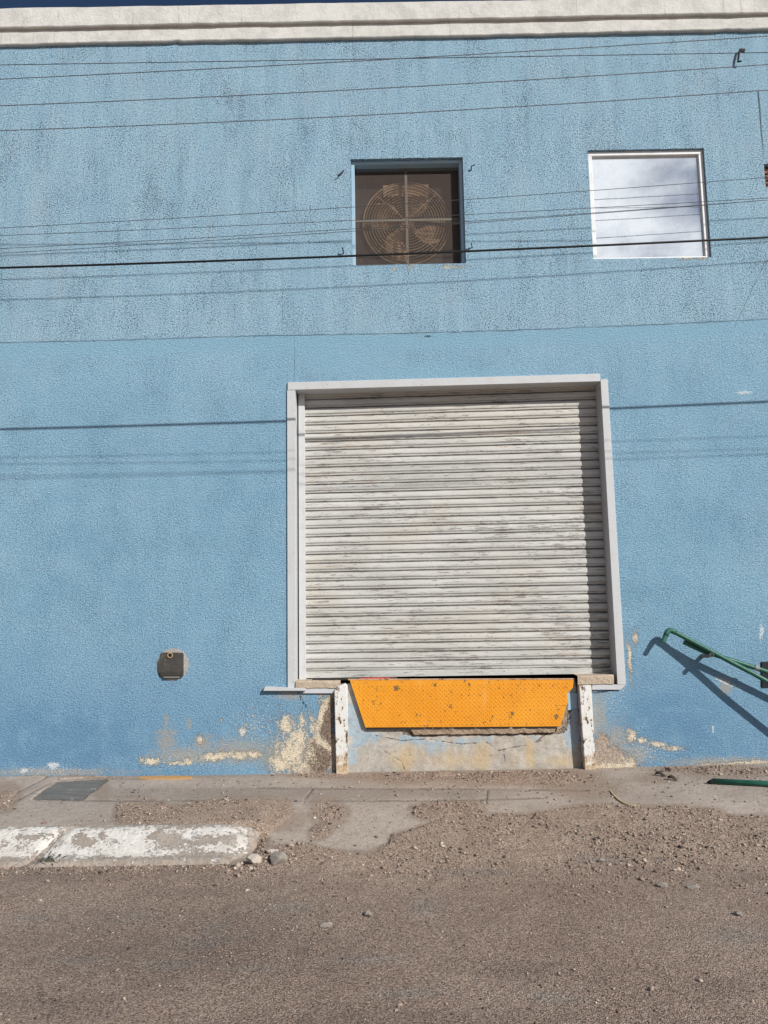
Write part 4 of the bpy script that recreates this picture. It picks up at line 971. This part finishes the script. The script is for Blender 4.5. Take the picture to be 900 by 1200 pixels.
GS = 'loose stones on the street'
stone(325, 1011, .075, 'stone', 'largest grey stone, at the broken end of the white kerb', GS, 4, (1, .85, .75))
stone(297, 1011, .060, 'stonelight', 'tan stone lying just left of the largest grey stone', GS, 9)
stone(320, 1000, .042, 'stonelight', 'flat pale stone directly behind the largest grey stone', GS, 12, (1.2, .8, .5))
stone(294, 1019, .022, 'stonelight', 'small pale stone in front of the tan stone at the kerb end', GS, 15)
stone(146, 1005, .034, 'stonelight', 'pale tan stone against the foot of the white kerb', GS, 21)
stone(157, 1000, .040, 'stone', 'grey stone resting on the lower slope of the white kerb', GS, 24, (1.1, .8, .7))
stone(431, 1073, .034, 'stone', 'lone grey stone on the road in front of the dock', GS, 31)
stone(383, 1086, .030, 'stone', 'small dark stone left of the lone grey stone on the road', GS, 37, (1.3, .8, .6))
stone(47, 1056, .016, 'stonelight', 'small whitish pebble on the road in front of the left kerb', GS, 42)
stone(704, 1010, .028, 'stone', 'dark stone on the gravel below the right dock post', GS, 45)
stone(777, 1039, .034, 'stone', 'dark stone on the gravel under the green pipes', GS, 47, (1.3, .8, .6))
stone(812, 1041, .030, 'stone', 'rightmost of two dark stones on the gravel', GS, 53, (1.5, .8, .55))
stone(865, 1072, .024, 'stone', 'small stone on the road near the right edge', GS, 57)

# dry leaves and straw
def leaf(px_, py_, L, ang, label):
    P = G(px_, py_, PAVE); z_ = rz1(P[0], P[1]) + .006; m = MB(); rows = []
    for i in range(9):
        t = i / 8; w_ = L * .28 * math.sin(math.pi * min(max(t, .03), .97)); cx = (t - .5) * L
        rows.append([(P[0] + cx * math.cos(ang) - s_ * w_ * math.sin(ang), P[1] + cx * math.sin(ang) + s_ * w_ * math.cos(ang), z_ + .02 * abs(s_) + .012 * math.sin(t * 5)) for s_ in (-1, -.4, .0, .4, 1)])
    o = tagmesh('dry_leaf', m.grid(np.array(rows)), M['leaf'], (P[0], P[1], z_), label, 'leaf', 'dry leaves at the foot of the wall')
    s_ = o.modifiers.new('s', 'SOLIDIFY'); s_.thickness = .002
leaf(774, 910.5, .09, -.5, 'curled dark dry leaf on the pavement, nearer the dock')
leaf(783, 906, .06, .2, 'small dark dry leaf close against the wall base')
leaf(788, 915.5, .085, -.8, 'dark dry leaf on the pavement, nearer the green pipe')
P = [G(a, b, PAVE) for a, b in [(715, 927), (720, 932), (728, 937), (737, 940), (745, 941)]]
for p_ in P: p_[2] = rz1(p_[0], p_[1]) + .008
tagmesh('straw', MB().tube(smooth_path(P), .006, 6), M['straw'], P[0], 'curved pale straw lying on the pavement right of the dock', 'straw', smooth=True)
# weed in the kerb joint
c0 = G(60, 1004, .03); m = MB(); rs = np.random.default_rng(5)
for i in range(34):
    b0 = c0 + np.array([rs.normal(0, .04), rs.normal(0, .035), 0]); b0[2] = max(.012, .012 + (b0[1] - c0[1]) * .35); an = rs.uniform(0, 6.28); L = rs.uniform(.02, .05); tp = b0 + np.array([math.cos(an) * L, math.sin(an) * L, rs.uniform(.002, .012)])
    sd_ = np.array([-math.sin(an), math.cos(an), 0]) * .005; md_ = (b0 + tp) / 2 + np.array([0, 0, .008])
    m.add([b0 - sd_ * .4, b0 + sd_ * .4, md_ + sd_, tp, md_ - sd_], [(0, 1, 2, 4), (4, 2, 3)])
tagmesh('weed', m, M['weed'], c0, 'dark low weed growing in the crack between kerb stones', 'plant')

# loose gravel (uncountable)
IV = np.array([(1, 0, 0), (-.55, .8, 0), (-.55, -.8, .1), (.25, .35, .9), (-.3, -.25, .8), (0, 0, -.7)])
IF = np.array([(0, 1, 3), (1, 4, 3), (1, 2, 4), (2, 0, 4), (0, 3, 4), (1, 0, 5), (2, 1, 5), (0, 2, 5)])
N = 260000
gxs = rng.uniform(-4.2, 4.4, N); gys = 2.9 + (D - 2.95) * rng.uniform(0, 1, N) ** .9
zr, sdv, qx2, qy2 = road_z(gxs, gys); pzv = pave_z(gxs, gys)
on_g = sdv > -1
gz = np.where(on_g, np.maximum(zr, np.where(gys > 5.0, pzv - .004, -9)), pzv)
ramp = sstep(1075, 1000, qy2)
clump = fbm(gxs * 2.2, gys * 2.2, 4, 91)
rate = np.where(on_g, .14 + .30 * ramp + .8 * clump * (.30 + .70 * ramp), .035 + .05 * (clump > .25))
left_k = (gxs < XK) & (gys > YKF - .02) & (gys < YKB + .05)
near_edge = np.where((gxs < XK) & (gys < YKF) & (gys > YKF - .22), .5, 0)
rate = np.where(left_k, 0, rate + near_edge)
rate = np.where((qx2 > 30) & (qx2 < 135) & (qy2 > 908) & (qy2 < 940), 0, rate)
keep = (rng.uniform(0, 1, N) < rate) & (qx2 > -120) & (qx2 < 1020) & (qy2 < 1290)
gxs, gys, gz, ramp = gxs[keep], gys[keep], gz[keep], ramp[keep]; n = len(gxs)
size = .0018 + .0020 * rng.gamma(1.2, .8, n) * (1 + .6 * ramp); size = np.where(rng.uniform(0, 1, n) < .02, size * 2.3, size); size = np.minimum(size, .020)
rub = (np.hypot(gxs - G(312, 1000, .03)[0], (gys - G(312, 1000, .03)[1]) * .6) < .22); size = np.where(rub, size * 1.5, size)
scl = np.stack([size * rng.uniform(.8, 1.4, n), size * rng.uniform(.7, 1.2, n), size * rng.uniform(.45, .8, n)], 1)
th = rng.uniform(0, 6.28, n); V = IV[None] * (1 + .6 * (rng.uniform(0, 1, (n, len(IV), 1)) - .5)) * scl[:, None, :]
c_, s_ = np.cos(th)[:, None], np.sin(th)[:, None]
V = np.stack([V[..., 0] * c_ - V[..., 1] * s_ + gxs[:, None], V[..., 0] * s_ + V[..., 1] * c_ + gys[:, None], V[..., 2] + (gz + scl[:, 2] * .35)[:, None]], 2).reshape(-1, 3)
FC = (IF[None] + (np.arange(n) * len(IV))[:, None, None]).reshape(-1, 3)
me = bpy.data.meshes.new('gravel'); me.vertices.add(len(V)); me.vertices.foreach_set('co', V.ravel())
me.loops.add(len(FC) * 3); me.loops.foreach_set('vertex_index', FC.ravel().astype(np.int32))
me.polygons.add(len(FC)); me.polygons.foreach_set('loop_start', np.arange(0, len(FC) * 3, 3, dtype=np.int32)); me.polygons.foreach_set('loop_total', np.full(len(FC), 3, np.int32))
me.update(calc_edges=True); me.validate()
pal = np.array([(.34, .26, .205), (.28, .21, .165), (.40, .31, .25), (.20, .155, .125), (.47, .385, .32), (.30, .20, .155), (.07, .055, .048), (.66, .58, .50)])
tint = pal[rng.choice(len(pal), n, p=[.22, .20, .18, .13, .07, .10, .09, .01])] * rng.uniform(.8, 1.15, (n, 1))
tc = np.ones((n, len(IV), 4), np.float32); tc[..., :3] = tint[:, None, :]
at = me.color_attributes.new('tint', 'FLOAT_COLOR', 'POINT'); at.data.foreach_set('color', tc.ravel())
me.materials.append(M['pebble'])
go = bpy.data.objects.new('gravel', me); col.objects.link(go); go['kind'] = 'stuff'; go['label'] = 'loose gravel scattered over the road and pavement'; go['category'] = 'gravel'

# ------------------------------------------------------------------ LIGHT, SKY, CAMERA
sv = Vector((.95, -1.0, .87)).normalized(); elev = math.asin(sv.z); azim = math.atan2(sv.x, sv.y)
L = bpy.data.lights.new('sun', 'SUN'); L.energy = 5.0; L.angle = math.radians(.5); L.color = (1, .972, .925)
lo = bpy.data.objects.new('sun', L); col.objects.link(lo); lo.rotation_euler = sv.to_track_quat('Z', 'Y').to_euler(); lo.location = (8, -8, 9)
w = bpy.data.worlds.new('World'); scn.world = w; w.use_nodes = True; nt = w.node_tree
bg = nt.nodes['Background']; bg.inputs['Strength'].default_value = .05
sky = nt.nodes.new('ShaderNodeTexSky'); sky.sky_type = 'NISHITA'; sky.sun_disc = False; sky.sun_elevation = elev; sky.sun_rotation = azim
sky.altitude = 2500; sky.air_density = 1.0; sky.dust_density = .1; sky.ozone_density = 5.0
tcn = nt.nodes.new('ShaderNodeTexCoord'); mp = nt.nodes.new('ShaderNodeMapping'); mp.inputs['Scale'].default_value = (1.0, 1.0, 2.2)
nt.links.new(tcn.outputs['Generated'], mp.inputs['Vector'])
nz = nt.nodes.new('ShaderNodeTexNoise'); nz.inputs['Scale'].default_value = 4.5; nz.inputs['Detail'].default_value = 7; nz.inputs['Roughness'].default_value = .6
nt.links.new(mp.outputs[0], nz.inputs['Vector'])
mr_ = nt.nodes.new('ShaderNodeMapRange'); mr_.interpolation_type = 'SMOOTHSTEP'; mr_.inputs[1].default_value = .25; mr_.inputs[2].default_value = .58
nt.links.new(nz.outputs['Fac'], mr_.inputs[0])
sxyz = nt.nodes.new('ShaderNodeSeparateXYZ'); nt.links.new(tcn.outputs['Generated'], sxyz.inputs[0])
# a bank of bright cloud over the street behind the camera
def wnode(op, a, b):
    n = nt.nodes.new('ShaderNodeVectorMath'); n.operation = op; nt.links.new(a, n.inputs[0]); n.inputs[1].default_value = b; return n
dt = wnode('DOT_PRODUCT', tcn.outputs['Generated'], Vector((.25, -.85, .50)).normalized())
side = nt.nodes.new('ShaderNodeMapRange'); side.interpolation_type = 'SMOOTHSTEP'; side.inputs[1].default_value = .86; side.inputs[2].default_value = .965
nt.links.new(dt.outputs['Value'], side.inputs[0])
ml = nt.nodes.new('ShaderNodeMath'); ml.operation = 'MULTIPLY'; nt.links.new(mr_.outputs[0], ml.inputs[0]); nt.links.new(side.outputs[0], ml.inputs[1])
mx = nt.nodes.new('ShaderNodeMix'); mx.data_type = 'RGBA'; nt.links.new(ml.outputs[0], mx.inputs[0]); nt.links.new(sky.outputs[0], mx.inputs[6]); mx.inputs[7].default_value = (21, 21.4, 21.9, 1)
nt.links.new(mx.outputs[2], bg.inputs['Color'])

cam = bpy.data.cameras.new('camera'); co = bpy.data.objects.new('camera', cam); col.objects.link(co)
cam.sensor_fit = 'VERTICAL'; cam.sensor_height = 36; cam.lens = 36 * F / 1200; cam.clip_end = 2000; cam.clip_start = .05
co.matrix_world = Matrix(((RGT[0], UPV[0], -FWD[0], CAM[0]), (RGT[1], UPV[1], -FWD[1], CAM[1]), (RGT[2], UPV[2], -FWD[2], CAM[2]), (0, 0, 0, 1)))
scn.camera = co
scn.view_settings.view_transform = 'Standard'; scn.view_settings.look = 'None'; scn.view_settings.exposure = 0.0; scn.view_settings.gamma = 1
scn.view_settings.use_curve_mapping = False
scn.render.resolution_x = 768; scn.render.resolution_y = 1024
